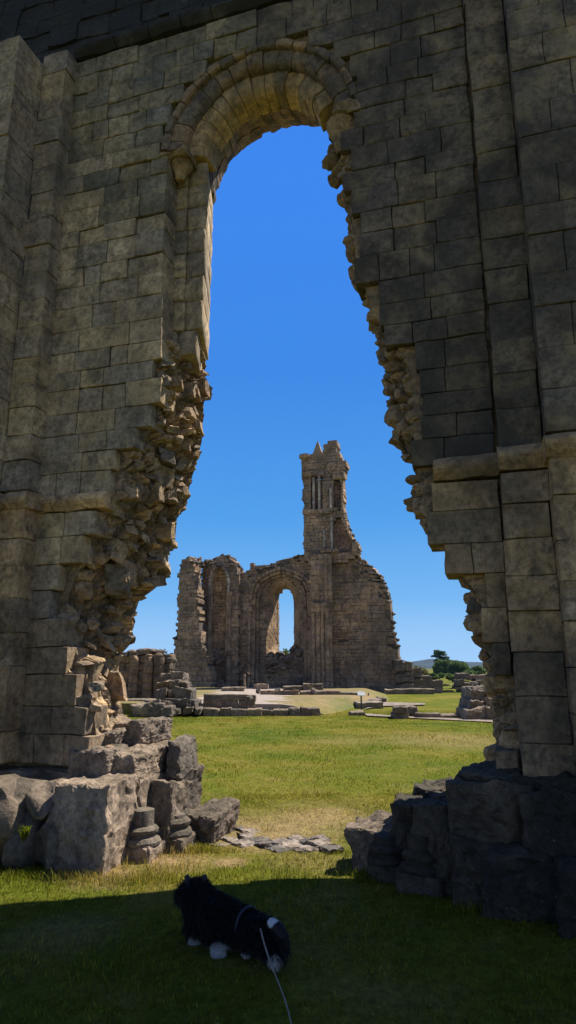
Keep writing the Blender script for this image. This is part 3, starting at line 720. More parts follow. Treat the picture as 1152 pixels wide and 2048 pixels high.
# pier of clustered shafts below the tower
PIER = wallface('pier', [(622,1392),(620,1112),(656,1112),(658,1392)], -1.0, 1.4, M['far'], bw=(.5,.9), jag=.03, ch=(.32,.4))
for px, y0 in ((627,1226),(636,1222),(645,1222),(654,1222),(660,1226)): shaft('clustered_shaft', px, y0, 1388, -1.02 if px < 655 else -.9, .17 if px in (636,654) else .14, None, PIER)
for px in (652, 659): shaft('clustered_shaft', px, 1108, 1206, -.98, .15)
band('capital', 619, 663, 1206, 1212, -1.3, -.7); band('capital', 621, 662, 1212, 1222, -1.22, -.7)
# wall with the great arch and the narrow window
C_TOP = [(474,1150),(480,1146),(490,1143),(505,1139),(520,1135),(545,1126),(560,1120),(580,1114),(600,1109),(612,1108),(625,1108)]
O0 = arch_poly(506, 618, 1196, 1141, 1400, .3, .6)
wallface('wall', [(474,1392)]+C_TOP+[(628,1392)], .3, 1.0, M['far'], holes=[O0], jag=.05, top=C_TOP)
topstones(C_TOP, .25, 1.2, .17, .14, M['far_rubble'], drop=.5)
RAG = [(533,1308),(541,1303),(548,1312),(556,1303),(560,1319),(576,1319),(580,1302),(588,1292),(597,1296)]
def ragged(pl, pr, spring, apex, v):
    A = arch_poly(pl, pr, spring, apex, 1300, v, .1)[1:-1]
    s = [(pl+(pr-pl)*(x-533)/64, y) for x, y in RAG]
    return A+[fw(x, y, v) for x, y in s[::-1]]
O1 = ragged(532, 598, 1198, 1158, .9); O2 = ragged(556, 588, 1194, 1178, 2.0)
wallface('window_wall', [(500,1392),(500,1130),(624,1130),(624,1392)], .9, .4, M['far'], holes=[O1], jag=.02)
wallface('window_wall', [(500,1392),(500,1130),(624,1130),(624,1392)], 1.95, .4, M['far'], holes=[O2], jag=.02)
mb = MB(); A1 = resamp(np.array(O1+[O1[0]]), 60); A2 = resamp(np.array(O2+[O2[0]]), 60)
rows = []
for t in np.linspace(0, 1, 9):
    p = A1*(1-t)+A2*t; rows.append(np.c_[p[:, 0], np.full(60, .9+1.1*t), p[:, 1]])
grid(mb, rows); mb.build('window_reveal', M['far'], church, disp=[(1.4, .03)])
def archring(name, px0, px1, spring, apex, v0, v1, wdt, pointed, n=22, mat=None, y1=None):
    mb = MB(); P = np.array(arch_poly(px0, px1, spring, apex, y1 or spring+2, v0, pointed, 24)); P = resamp(P, n+1)
    c = P.mean(0)
    for a, b in zip(P[:-1], P[1:]):
        t = MB(); block(t, (0, v0+random.uniform(-.02,.02), 0), (1, v1, 1), r=.03, n=4, jit=0); V = t.V[0]
        d = b-a; nr = np.array([-d[1], d[0]]); nr = nr/np.hypot(*nr)*wdt
        Q = a+np.outer(V[:, 0]*.97+.015, d)+np.outer(V[:, 2], nr)
        mb.add(np.c_[Q[:, 0], V[:, 1], Q[:, 1]], t.F)
    return mb.build(name, mat or M['far'], church, disp=[(3, .02)])
archring('arch', 504, 620, 1196, 1139, .12, .5, .22, .6); archring('arch', 510, 614, 1196, 1146, .32, .8, .2, .6, y1=1385)
archring('arch', 518, 607, 1197, 1152, .62, 1.0, .2, .5, y1=1385)
shaft('clustered_shaft', 499, 1222, 1388, .15, .12); shaft('clustered_shaft', 612, 1222, 1388, .4, .12); band('capital', 495, 504, 1214, 1222, 0., .4)
topstones([(533,1310),(548,1312),(556,1304),(560,1320),(577,1320),(588,1296),(597,1300)], 1.0, .9, .25, .25, M['far_rubble'])
# left wing: wall with the tall blind lancet
B_TOP = [(406,1120),(417,1120),(424,1120),(432,1112),(440,1109),(447,1106),(458,1112),(465,1120),(473,1130),(477,1148)]
L0 = arch_poly(419, 453, 1168, 1130, 1306, -.2, .8)
wallface('wall', [(398,1392),(400,1200),(407,1122)]+B_TOP+[(477,1392)], -.2, 1.4, M['far'], holes=[L0], jag=.08, top=B_TOP)
topstones(B_TOP, -.2, 1.3, .18, .16, M['far_rubble'], drop=.3)
wallface('blind_panel', [(415,1310),(415,1126),(457,1126),(457,1310)], .35, .5, stone_mat('orange_stone', [(.55,.36,.2),(.48,.31,.18),(.6,.4,.22)], crust=.2, tan=.3, scale=.35, bdist=.03), jag=.01)
archring('lancet_arch', 420, 454, 1168, 1131, -.36, .2, .18, .8, y1=1300, mat=M['sun_toned_shaft'])
for px in (419, 455, 460): shaft('clustered_shaft', px, 1190, 1306, -.3, .1)
band('capital', 452, 464, 1184, 1191, -.5, .1); band('sill', 408, 470, 1302, 1310, -.35, .4)
shaft('clustered_shaft', 457, 1312, 1388, -.35, .22)
# left wing: the nearer return wall, broken through to its rubble heart
A_V = -2.6
A_POLY = [(326,1392),(328,1322),(340,1313),(348,1298),(354,1250),(356,1190),(357,1150),(359,1135),(363,1125),(370,1120),(378,1118),(386,1128),(391,1165),(395,1210),(398,1245),(403,1290),(411,1302),(416,1330),(421,1360),(426,1392)]
wallface('wall', A_POLY, A_V, 1.1, M['far'], jag=.12, bw=(.5,.95))
mb = MB(); st = MB()
ed = [(376,1116,402,1116),(383,1128,403,1135),(388,1165,402,1165),(392,1210,403,1210),(395,1245,405,1250),(400,1290,409,1300),(412,1310,424,1320),(418,1345,432,1350),(426,1392,440,1392)]
rows = []
for x0, y0, x1, y1 in ed:
    a = np.array([*fw(x0, y0, A_V+.25)]); b = np.array([*fw(x1, y1, -.1)])
    rows.append([(a[0]*(1-t)+b[0]*t-.08*math.sin(t*3.14), A_V+.25+(-.1-A_V-.25)*t, a[1]*(1-t)+b[1]*t) for t in np.linspace(0, 1, 14)])
rows = np.array(rows); fine = []
for i in range(len(rows)-1):
    for t in np.linspace(0, 1, 10, endpoint=False): fine.append(rows[i]*(1-t)+rows[i+1]*t)
fine.append(rows[-1]); fine = np.array(fine); grid(mb, fine[:, ::-1])
back = fine.copy(); lt = sorted([fw(x, y, A_V)[::-1] for x, y in A_POLY[:10]])
back[..., 0] = np.minimum(np.maximum(fine[..., 0]-2.2, np.interp(fine[..., 2], [q[0] for q in lt], [q[1] for q in lt])+.2+.25*(fine[..., 1]-A_V)), fine[..., 0]-.1); grid(mb, back); grid(mb, np.stack([fine[0], back[0]]))
mb.build('broken_core', M['far_rubble'], church, disp=[(2.5, .12), (6, .06)])
for k in range(520):
    p = fine[random.randrange(len(fine)), random.randrange(14)]; stone(st, p+rng.normal(0, .05, 3), random.uniform(.08, .2), hi=False, flat=.6)
st.build('broken_rubble', M['far'], church)
topstones([(359,1135),(363,1125),(370,1120),(378,1118),(400,1118),(425,1117)], A_V, 2.2, .26, .3, M['far_rubble'], drop=.25)
topstones([(328,1322),(340,1313),(348,1298),(355,1250)], A_V, .9, .22, .4, M['far_rubble'])
for px, py, v, s in ((428,1330,-.6,.4),(436,1360,-.5,.5),(425,1310,-.4,.3),(484,1330,0.,.35),(487,1350,0.,.35),(548,1330,.7,.3),(560,1335,.7,.35),(540,1322,.6,.3),(575,1325,.8,.4),(590,1310,.8,.45)):
    u, z = fw(px, py, v); mb = MB()
    for k in range(5): stone(mb, (u+random.uniform(-.4,.4), v+random.uniform(-.1,.2), z+random.uniform(-.5,.4)), s*random.uniform(.4,.9), hi=False)
    mb.build('fallen_facing', M['far'], church)
band('base_course', 655, 798, 1372, 1390, -.25, .2)
# ================================================================== LOW WALLS AND LOOSE STONES ON THE LAWN
def span(px0, px1, pyt, pyb):
    x0, y = ground(px0, pyb); x1 = ground(px1, pyb)[0]; zt = atY(px0, pyt, y)[1]; return x0, x1, y, zt
def low_wall(name, label, cat, px0, px1, pyt, pyb, dep=.5, rows=1, bw=(.4,.9), group=None, mat=None, ragged=.04, zb=0., r=.022):
    x0, y = ground(px0, pyb, zb); x1 = ground(px1, pyb, zb)[0]; zt = atY(px0, pyt, y)[1]
    mb = MB(); h = (zt-zb)/rows; fh = min(1, (h/.4))*(.45 if mat else 1); cx = (x0+x1)/2
    for k in range(rows):
        for a, b in row(x0-cx, x1-cx, *bw):
            block(mb, (a+.006, random.uniform(-.04,.04), zb+h*k-(.05 if k == 0 else 0)), (b-.006, dep+random.uniform(-.04,.04), zb+h*(k+1)+random.uniform(-ragged, ragged)), r=r, n=12, jit=.004, skew=.03)
    o = mb.build(name, mat or M['mid'], None, disp=[(2.5, .05*fh), (8, .03*fh), (18, .014*fh)]); o.location = (cx, y, 0)
    return tag(o, label, cat, group)
# raised gravel floor of the church
TZ = .34
TER = [(404,1430),(640,1430),(668,1428),(700,1418),(728,1400),(740,1388),(330,1380),(330,1420)]
mb = MB(); tx = []
yf = ground(410, 1430)[1]
X0, X1 = ground(404, 1430)[0], ground(640, 1430)[0]
xs_ = np.concatenate([np.linspace(X0-6, X1-1, 24), np.linspace(X1-.9, X1+9, 60)]); P = []
for y in np.concatenate([[yf+.3], np.linspace(yf+.4, 36, 60), np.linspace(36.4, 44.8, 16)]):
    xr = np.interp(y, [yf, yf+2, yf+5, 30, 36, 45], [X1+.2, X1+1.1, X1+2., X1+3., X1+4.4, X1+5.4]); P.append([(x, y, TZ*float(ss((xr-x)/1.7, 0, 1))) for x in xs_])
f = np.array(P); nz = vn(f.reshape(-1, 3)*.9, 8).reshape(f.shape[:2]); f[..., 2] += np.where(f[..., 2] > .01, .035*nz*np.clip(f[..., 2]/TZ, .3, 1)+.012, -.12); grid(mb, f)
front = np.stack([np.c_[f[0][:, 0], f[0][:, 1], np.full(len(f[0]), -.1)], f[0]]); grid(mb, front)
def terrace_mat():
    m, nt, bs = nodes('terrace'); g = nt.nodes.new('ShaderNodeNewGeometry'); pos = g.outputs['Position']
    gr = grass_color(nt, pos); v = noise(nt, pos, 30, 4, .7)
    gv = mix(nt, 1., (.33,.27,.225), ramp(nt, v, [(.3, .75), (.7, 1.2)]), 'MULTIPLY')
    s = nt.nodes.new('ShaderNodeSeparateXYZ'); nt.links.new(pos, s.inputs[0])
    ed = mth(nt, 'MULTIPLY_ADD', mth(nt, 'SUBTRACT', noise(nt, pos, .6, 5, .6), .5), 5., s.outputs[0])
    k = ramp(nt, mth(nt, 'MULTIPLY_ADD', ed, .1, .5), [(.43, 0.), (.5, 1.)])
    k2 = ramp(nt, mth(nt, 'MULTIPLY_ADD', ed, .1, .5), [(.10, 1.), (.16, 0.)])
    mot = noise(nt, pos, 1.3, 7, .75, .5)
    br = mix(nt, ramp(nt, mot, [(.4, .15), (.6, .85)]), (.25,.165,.075), gr)
    gv = mix(nt, ramp(nt, mot, [(.55, 0.), (.64, .75)]), gv, mix(nt, .5, gr, (.2,.15,.06)))
    c = mix(nt, mth(nt, 'MAXIMUM', k, k2), gv, br)
    zz = mth(nt, 'MULTIPLY_ADD', mth(nt, 'SUBTRACT', mot, .5), .5, s.outputs[2])
    c = mix(nt, ramp(nt, zz, [(.06, 1.), (.2, 0.)]), c, gr)
    c = mix(nt, 1., c, ramp(nt, noise(nt, pos, 11, 5, .8), [(.35, .6), (.65, 1.35)]), 'MULTIPLY')
    nt.links.new(c, bs.inputs['Base Color']); bs.inputs['Roughness'].default_value = .95
    b = nt.nodes.new('ShaderNodeBump'); b.inputs['Strength'].default_value = .7; b.inputs['Distance'].default_value = .05; nt.links.new(v, b.inputs['Height']); nt.links.new(b.outputs[0], bs.inputs['Normal'])
    return m
o = mb.build('terrace', terrace_mat(), smooth=True); o['kind'] = 'structure'
low_wall('kerb_wall', 'long low dark kerb of rough stones along the front of the gravel terrace', 'low wall', 405, 641, 1418, 1431, .45, 1, (.5,1.1))
low_wall('kerb_wall', 'short two course dark kerb set behind the long front kerb, left end of the terrace', 'low wall', 407, 512, 1392, 1409, .5, 2, (.7,1.3), zb=TZ)
low_wall('kerb_wall', 'long thin stone kerb at the back of the gravel terrace below the tower', 'low wall', 520, 722, 1383.5, 1390, .7, 1, (1.,2.), zb=TZ)
low_wall('stone_slab', 'flat pale slab lying before the blue shaded niche of the left wing', 'stone slab', 443, 486, 1375, 1383, 1.2, 1, (1.5,2), zb=TZ)
low_wall('stone_slab', 'upright edged slab lying under the arched church window', 'stone slab', 509, 535, 1369, 1379, .8, 1, (1.5,2), zb=TZ)
low_wall('stone_slab', 'two long stacked slabs before the tower foot', 'stone slab', 566, 618, 1372, 1384, 1.2, 2, (1.,2.), zb=TZ)
low_wall('altar_base', 'pale weathered moulded pier base at the right end of the stone group before the tower', 'pier base', 606, 646, 1367, 1384.5, 1.0, 3, (.35,.5), zb=TZ)
for px, t in ((596, 'leftmost'), (620, 'middle'), (634, 'right')): pass
def boulder(name, label, cat, px, pyb, pyt, wpx, zb=0., mat=None, group=None, flat=1.):
    x, y = ground(px, pyb, zb); h = atY(px, pyt, y)[1]-zb; w = wpx/F*math.hypot(y, 1)
    mb = MB(); T, Fs = ST3; V = T[rng.integers(len(T))]*np.array([w*.6, w*.5, h*.62])+np.array([0, 0, h*.45]); mb.add(V, Fs)
    o = mb.build(name, mat or M['mid'], None, disp=[(4, .03)]); o.location = (x, y, zb); return tag(o, label, cat, group)
boulder('standing_stone', 'rounded upright stone standing on the slabs before the tower foot', 'stone', 598, 1374, 1353, 16, TZ)
boulder('loose_stone', 'round dark boulder at the left end of the back kerb', 'stone', 517, 1388, 1376, 9, TZ)
boulder('loose_stone', 'dark lump of rubble on top of the short left kerb', 'stone', 498, 1400, 1390, 14, TZ+.2)
boulder('loose_stone', 'round stone in the row before the tower, left of its stacked slabs', 'stone', 556, 1388, 1375, 11, TZ)
boulder('loose_stone', 'round stone at the foot of the pale moulded pier base', 'stone', 627, 1390, 1376, 11, TZ)
low_wall('gate_jamb', 'slim pale upright stone sunlit beside the niche of the left wing', 'stone post', 486, 491, 1351, 1379, .5, 1, (.5,.8), zb=TZ, r=.04)
# left: stump of a wall with three engaged shafts, and a stepped pier in front
def left_stub():
    x0, y = ground(225, 1420); x1 = ground(330, 1420)[0]; t = thing('wall_stump', 'brown wall stump with rounded shafts at the left behind the near wall', 'ruined wall', ((x0+x1)/2, y+1, 0))
    cx = (x0+x1)/2; mb = MB(); z = 0
    top = lambda px: atY(px, np.interp(px, [225,240,262,275,300,318,332], [1312,1306,1303,1300,1302,1310,1322]), y+1)[1]
    while z < 2.6:
        h = random.uniform(.26, .36)
        for a, b in row(x0-1.5, x1, .4, .8):
            px = 576+((a+b)/2)/ (y*cp)*F
            if z < top(px)-.1: block(mb, (a-cx+.008, random.uniform(-.03,.03), z), (b-cx-.008, .9, min(z+h-.01, top(px)+.05)), r=.04, n=6, jit=.012, skew=.02)
        z += h
    mb.build('coursing', M['mid_warm'], t, disp=[(3, .04), (9, .02)], smooth=True)
    for px in (252, 283, 305):
        u = atY(px, 1400, y)[0]-cx; m2 = MB(); zt = top(px)-random.uniform(.2, .4); n = 6
        for k in range(n): lathe(m2, (u, 0, 0), [(0, zt*k/n), (.2, zt*k/n), (.21, zt*k/n+.03), (.21, zt*(k+1)/n-.03), (.2, zt*(k+1)/n-.004), (0, zt*(k+1)/n)], 14)
        stone(m2, (u, 0, zt), .24, flat=.8); m2.build('engaged_shaft', M['mid_warm'], t, disp=[(3, .04), (9, .015)], smooth=True)
    m3 = MB()
    for k in range(40):
        px = random.uniform(225, 330); stone(m3, (atY(px, 1400, y)[0]-cx, random.uniform(-.1,.8), top(px)-.02), random.uniform(.1,.22))
    m3.build('broken_top', M['mid'], t)
M['mid_warm'] = stone_mat('brown_wall_stump_stone', [(.26,.18,.11),(.21,.155,.105),(.3,.2,.12)], crust=.5, crust_col=(.05,.046,.04), tan=.4, tan_col=(.34,.21,.11), scale=.7, bdist=.03)
left_stub()
def stack(name, label, cat, rows, dep, mat=None, zb=0.):
    """stepped masonry read from the photograph: rows of (px0, px1, pytop, pybase, setback)"""
    base = rows[0]; x0, y = ground(base[0], base[3], zb); x1 = ground(base[1], base[3], zb)[0]; cx = (x0+x1)/2; mb = MB()
    for px0, px1, pt, pb, sb, n in rows:
        a, zt = atY(px0, pt, y+sb); b, z0 = atY(px1, pb, y+sb)
        for s0, s1 in row(a-cx, b-cx, (b-a)/n*.9, (b-a)/n*1.1):
            block(mb, (s0+.01, sb+random.uniform(-.06,.06), max(z0, zb-.05)), (s1-.01, sb+dep, zt+random.uniform(-.03,.02)), r=.025, n=12, jit=.006, skew=.06)
    o = mb.build(name, mat or M['mid'], None, disp=[(2.5, .05), (7, .028), (16, .013)]); o.location = (cx, y, 0); return tag(o, label, cat)
stack('stepped_pier', 'stepped heap of big weathered grey blocks left of the terrace kerb', 'ruined pier',
      [(262,346,1410,1434,0,3),(346,404,1414,1430,.3,3),(300,345,1404,1416,.3,2),(328,374,1398,1416,.5,2),(372,392,1398,1416,.6,2),(312,352,1378,1402,.9,2),(347,386,1374,1402,.8,1),(318,378,1362,1380,1.2,3),(314,366,1345,1366,1.5,2)], 1.2)
low_wall('plinth_course', 'low dark stone course at the foot of the brown wall stump', 'low wall', 232, 312, 1400, 1422, .7, 2, (.6,1.2), zb=0)
# right: pile of blocks with a low kerb
stack('stepped_pier', 'stepped dark pier with sunlit ledges, half hidden by the right jamb', 'ruined pier',
      [(935,1010,1418,1442,0,2),(938,1010,1401,1420,.35,2),(942,1000,1385,1404,.7,2),(945,985,1371,1388,.9,1)], 1.4)
low_wall('kerb_wall', 'long low kerb running left from the stepped pier on the right', 'low wall', 836, 938, 1428, 1438, .5, 1, (.7,1.4))
for (a, b, t, bt, lb) in ((790,816,1416,1438,'squat grey block with a pale face at the left end of the right hand kerb'),(815,831,1415,1434,'dark squared block standing behind the squat one on the right hand kerb'),(831,837,1415,1430,'thin upright stone at the end of the block group on the right hand kerb')):
    low_wall('stone_block', lb, 'stone block', a, b, t, bt, .6, 2 if a == 790 else 1, (.5,.9), group='blocks at the end of the right hand kerb')
low_wall('stone_slab', 'small dark slab lying on the pale paving right of the information sign', 'stone slab', 757, 773, 1398, 1406, .8, 1, (1,1.5))
low_wall('stone_block', 'low stone under the post of the information sign', 'stone block', 703, 728, 1422, 1431, .5, 1, (.5,.9))
# pale paving: steps down from the terrace and the path along the kerb
def strip(name, px, z, mat):
    mb = MB(); P = [(*ground(a, b, z), z) for a, b in px]; mb.add(P, [tuple(range(len(P)))]); o = mb.build(name, mat); o['kind'] = 'structure'; return o
M['pave'] = stone_mat('pale_paving', [(.25,.205,.16),(.22,.18,.145),(.28,.225,.175)], crust=.4, crust_col=(.15,.13,.1), tan=.2, scale=1, bdist=.01, streak=0)
strip('path', [(728,1427),(735,1431),(930,1441),(985,1444),(985,1438),(930,1437),(800,1432),(740,1427)], .045, M['pave'])
strip('pavement', [(728,1418),(760,1412),(850,1409),(850,1406),(770,1404),(752,1407)], .05, M['pave'])
for k, (a, b, t, bt) in enumerate(((716,768,1404,1419),(722,765,1399,1410),(728,758,1395,1403))):
    low_wall('stone_step', ['lowest', 'middle', 'top'][k]+' of the pale stone steps behind the information sign', 'step', a, b, t, bt-2, 1.6, 1, (1.2,2.), 'steps up to the terrace', M['pave'], .01, 0, .02)
# far right low walls
low_wall('field_wall', 'stepped low wall running right from the church front, lower right end', 'low wall', 800, 868, 1352, 1386.5, .9, 3, (.7,1.3))
low_wall('field_wall', 'ragged short wall stub leaning on the right end of the church front', 'low wall', 796, 846, 1334, 1387, 1.2, 5, (.5,1.), ragged=.15)
low_wall('field_wall', 'rubble shoulder rising against the right corner of the church front', 'low wall', 794, 828, 1319, 1387.5, 1.2, 6, (.4,.8), ragged=.2)
low_wall('wall_pier', 'pale end block closing the stepped low wall right of the church', 'stone block', 868, 886, 1361, 1386.5, .9, 2, (.7,1.2))
low_wall('base_plinth', 'long projecting base stone in front of the stepped low wall', 'plinth', 770, 870, 1377, 1388.5, .5, 1, (1.5,3))
low_wall('dry_wall', 'tumbled low dark wall under the trees, right of the pale end block', 'low wall', 884, 975, 1364, 1385, .9, 3, (.4,.9), ragged=.2)
low_wall('dry_wall', 'higher end of the tumbled wall, behind the stepped pier on the right', 'low wall', 918, 985, 1350, 1384, 1., 4, (.5,1.), ragged=.2)
# ================================================================== INFORMATION SIGN
def sign():
    x, y = ground(723, 1423); t = thing('information_sign', 'small tilted information panel on a thin dark post before the church', 'sign', (x, y, 0))
    h = atY(723, 1389, y)[1]; mb = MB(); tube(mb, [(0,0,-.05), (0,0,h*.5), (0,.02,h)], .03, 8); mb.build('post', plain('dark_metal', (.03,.03,.032), .4, .3), t)
    p = MB(); block(p, (-.14,-.12,-.012), (.14,.12,.012), r=.006, n=4, jit=0); V = p.V[0]; a = R(38)
    p.V[0] = np.stack([V[:,0]*1., V[:,1]*math.cos(a)-V[:,2]*math.sin(a), V[:,1]*math.sin(a)+V[:,2]*math.cos(a)+h+.03], 1); p.build('panel', plain('panel_grey', (.35,.36,.36), .35), t)
    f = MB(); tube(f, [(-.1,0,h+.0),(.1,0,h+.0)], .015, 6); f.build('bracket', plain('dark_bracket', (.03,.03,.03), .5), t)
sign()
x, y = ground(737, 1402); mb = MB(); tube(mb, [(0,0,-.05),(0,0,.3),(.01,0,.38)], [.05,.045,.03], 8); o = mb.build('marker_post', plain('old_wood', (.1,.08,.06), .8)); o.location = (x, y, 0); tag(o, 'short dark marker post at the top of the pale steps', 'post')
# ================================================================== TREES
def leaf_mat(name, c0, c1):
    m, nt, bs = nodes(name); g = nt.nodes.new('ShaderNodeNewGeometry')
    c = mix(nt, 1., ramp(nt, g.outputs['Random Per Island'], [(0., c0), (1., c1)]), ramp(nt, noise(nt, g.outputs['Position'], .6, 4, .6), [(.3, .6), (.7, 1.35)]), 'MULTIPLY')
    nt.links.new(c, bs.inputs['Base Color']); bs.inputs['Roughness'].default_value = .6; bs.inputs['Specular IOR Level'].default_value = .2
    tr = nt.nodes.new('ShaderNodeBsdfTranslucent'); nt.links.new(c, tr.inputs[0]); ms = nt.nodes.new('ShaderNodeMixShader'); ms.inputs[0].default_value = .3
    nt.links.new(bs.outputs[0], ms.inputs[1]); nt.links.new(tr.outputs[0], ms.inputs[2]); nt.links.new(ms.outputs[0], nt.nodes['Material Output'].inputs[0]); return m
M['leaf'] = leaf_mat('dark_leaves', (.07,.125,.03), (.15,.21,.06)); M['leaf2'] = leaf_mat('bright_leaves', (.09,.13,.03), (.15,.19,.05)); M['leaf3'] = leaf_mat('olive_leaves', (.13,.13,.035), (.2,.17,.06)); M['needle'] = leaf_mat('pine_needles', (.05,.1,.04), (.11,.16,.06))
M['bark'] = plain('bark', (.06,.045,.035), .9)
def leaves(mb, c, rad, n, size):
    P = rng.normal(size=(n, 3)); P /= np.linalg.norm(P, axis=1)[:, None]; P *= (rng.uniform(.25, 1, n)**.5)[:, None]; P = P*np.array(rad)+np.array(c)
    for p in P:
        a = rng.normal(size=3); a /= np.linalg.norm(a); b = np.cross(a, rng.normal(size=3)); b /= np.linalg.norm(b)+1e-9; s = size*random.uniform(.6, 1.3)
        mb.add([p-a*s, p+b*s*.5, p+a*s, p-b*s*.5], [(0,1,2,3)])
def tree(name, label, cat, pxl, pxr, pyt, Y, mat, clumps=16, n=160, ls=.2, pyb=None, group=None, pine=False):
    x0 = atY(pxl, 1340, Y)[0]; x1 = atY(pxr, 1340, Y)[0]; zt = atY(pxl, pyt, Y)[1]; zt = max(zt, .8); w = (x1-x0)/2; t = thing(name, label, cat, ((x0+x1)/2, Y, 0), 0, group)
    tr = MB(); tube(tr, [(0,0,-.1),(.05*w,0,zt*.35),(-.04*w,.1,zt*.7),(0,0,zt*.95)], [.09*w+.04,.07*w+.03,.04*w,.01], 8)
    cr = MB()
    for k in range(clumps):
        if pine:
            z = zt*(.55+.45*k/clumps); a = random.uniform(0, 6.28); rr = w*(1.15-.75*(k/clumps))*random.uniform(.35, 1); c = (rr*math.cos(a), rr*math.sin(a), z); rad = (w*.33, w*.33, zt*.035)
        else:
            q = rng.normal(size=3); q /= np.linalg.norm(q); q *= random.uniform(.3, .78); zlo = .1
            c = (q[0]*w, q[1]*w*.8, zt*(.52+.5*q[2]*.9)); rad = (w*random.uniform(.32,.5),)*2+(zt*random.uniform(.16,.25),)
        tube(tr, [(0,0,min(c[2]*.7, zt*.8)), (c[0]*.6,c[1]*.6,c[2]*.9), c], [.03*w+.01,.02*w+.006,.004], 5)
        leaves(cr, c, rad, n, ls)
    tr.build('trunk', M['bark'], t); cr.build('crown', mat, t); return t
tree('pine_tree', 'tall flat topped pine rising over the other trees', 'tree', 864, 900, 1301, 142, M['needle'], 26, 170, .2, pine=True)
tree('broadleaf_tree', 'dark rounded tree directly below the pine top', 'tree', 862, 912, 1318, 138, M['leaf'], 22, 330, .22)
tree('broadleaf_tree', 'dark green tree in the middle of the clump, right of the pine', 'tree', 896, 940, 1319, 134, M['leaf'], 22, 330, .22)
tree('broadleaf_tree', 'lower green tree at the right end of the clump by the broken jamb', 'tree', 930, 972, 1332, 130, M['leaf'], 18, 300, .2)
tree('bush', 'bright pale green bush in front of the dark trees', 'bush', 884, 924, 1347, 80, M['leaf2'], 14, 150, .12)
tree('bush', 'olive yellow bush behind the low wall right of the church', 'bush', 818, 862, 1329, 78, M['leaf3'], 14, 150, .12)
tree('bush', 'dark bush between the olive bush and the clump of trees', 'bush', 850, 880, 1345, 95, M['leaf'], 12, 120, .14)
tree('bush', 'dark low bush behind the tumbled wall, right of the bright one', 'bush', 915, 960, 1340, 92, M['leaf'], 16, 200, .15)
tree('bush', 'mid green bush filling the gap left of the bright one', 'bush', 862, 892, 1346, 100, M['leaf'], 14, 180, .15)
tree('broadleaf_tree', 'broad dark tree at the back of the clump, behind the pine', 'tree', 872, 930, 1322, 150, M['leaf'], 20, 260, .24)
tree('broadleaf_tree', 'green tree seen through the narrow church window', 'tree', 545, 600, 1296, 85, M['leaf2'], 18, 170, .16)
tree('broadleaf_tree', 'pale feathery tree top showing left of the church front', 'tree', 312, 346, 1300, 90, M['leaf2'], 10, 60, .12)
tree('broadleaf_tree', 'green tree top seen behind the foot of the church left of the hills', 'tree', 790, 822, 1322, 120, M['leaf'], 12, 120, .2)
# ================================================================== GRASS
def blades(name, n, y0, y1, hgt, wid, dens_pow, margin, five=True, tufts=()):
    ys = np.sqrt(rng.uniform(y0*y0, y1*y1, n)); xs = rng.uniform(-1, 1, n)*(.46*ys+margin)
    if tufts:
        T = [np.stack([rng.normal(x, sx, k), rng.normal(y, sy, k)], 1) for x, y, sx, sy, k in tufts]; T = np.concatenate(T)
        hh = np.r_[np.full(n, 1.), np.full(len(T), 2.3)]; xs = np.r_[xs, T[:, 0]]; ys = np.r_[ys, T[:, 1]]
    else: hh = np.ones(n)
    k = np.ones(len(xs), bool)
    for i in range(len(xs)):
        if 6.2 < ys[i] < 7.6 and inside(xs[i], ys[i], TILEPOLY) and rng.random() < .8: k[i] = False
    for x, y, rad, wt in PATCH[:9]:
        d = np.hypot(xs-x, ys-y); k &= ~((d < rad*.8) & (rng.random(len(xs)) < wt*.6))
    xs, ys, hh = xs[k], ys[k], hh[k]; n = len(xs)
    pp = np.stack([xs, ys, np.zeros(n)], 1); cl = .75+.45*vn(pp*2.1, 3)+.25*vn(pp*9, 4)
    h = hgt*hh*np.clip(cl, .3, 1.6)*rng.uniform(.55, 1.25, n); a = rng.uniform(0, 6.283, n); w = wid*rng.uniform(.7, 1.3, n)
    dx, dy = np.cos(a), np.sin(a); lean = rng.uniform(.15, .9, n)*h; b = rng.uniform(0, 6.283, n); lx, ly = np.cos(b)*lean, np.sin(b)*lean
    z0 = (vn(pp*.9, 2)*.018+vn(pp*.25, 3)*.03)*np.clip(1-np.hypot(xs, ys)/70, 0, 1)-.008
    S = lambda t, s, zz: np.stack([xs+lx*t+dx*w*s, ys+ly*t+dy*w*s, z0+zz], 1)
    if five: V = np.stack([S(0,-1,0), S(0,1,0), S(.35,-.75,h*.6), S(.35,.75,h*.6), S(1,0,h)], 1).reshape(-1, 3); base = np.arange(n)[:, None]*5; Fq = (base+np.array([[0,1,3,2]])); Ft = base+np.array([[2,3,4]])
    else: V = np.stack([S(0,-1,0), S(0,1,0), S(1,0,h)], 1).reshape(-1, 3); base = np.arange(n)[:, None]*3; Fq = np.zeros((0,4), int); Ft = base+np.array([[0,1,2]])
    me = bpy.data.meshes.new(name); me.from_pydata(V.tolist(), [], Fq.tolist()+Ft.tolist()); me.materials.append(M['blade']); me.update()
    return me
def tft(px, py, sx, sy, k):
    x, y = ground(px, py); return (x, y, sx, sy, k)
tufts = [tft(400,1705,.17,.05,1100), tft(345,1716,.1,.03,200), tft(455,1700,.06,.04,150), tft(160,1752,.25,.03,350), tft(800,1788,.15,.05,250), tft(925,1825,.2,.06,300), tft(735,1758,.08,.06,350), tft(250,1760,.35,.04,500), tft(90,1757,.3,.04,500), tft(180,1768,.4,.08,600), tft(330,1738,.2,.05,250), tft(655,1592,.3,.1,200), tft(520,1668,.08,.06,120), tft(30,1675,.02,.02,0)]
me1 = blades('grass', 125000, 3.2, 9.2, .042, .0026, 1, .6, True, tufts)
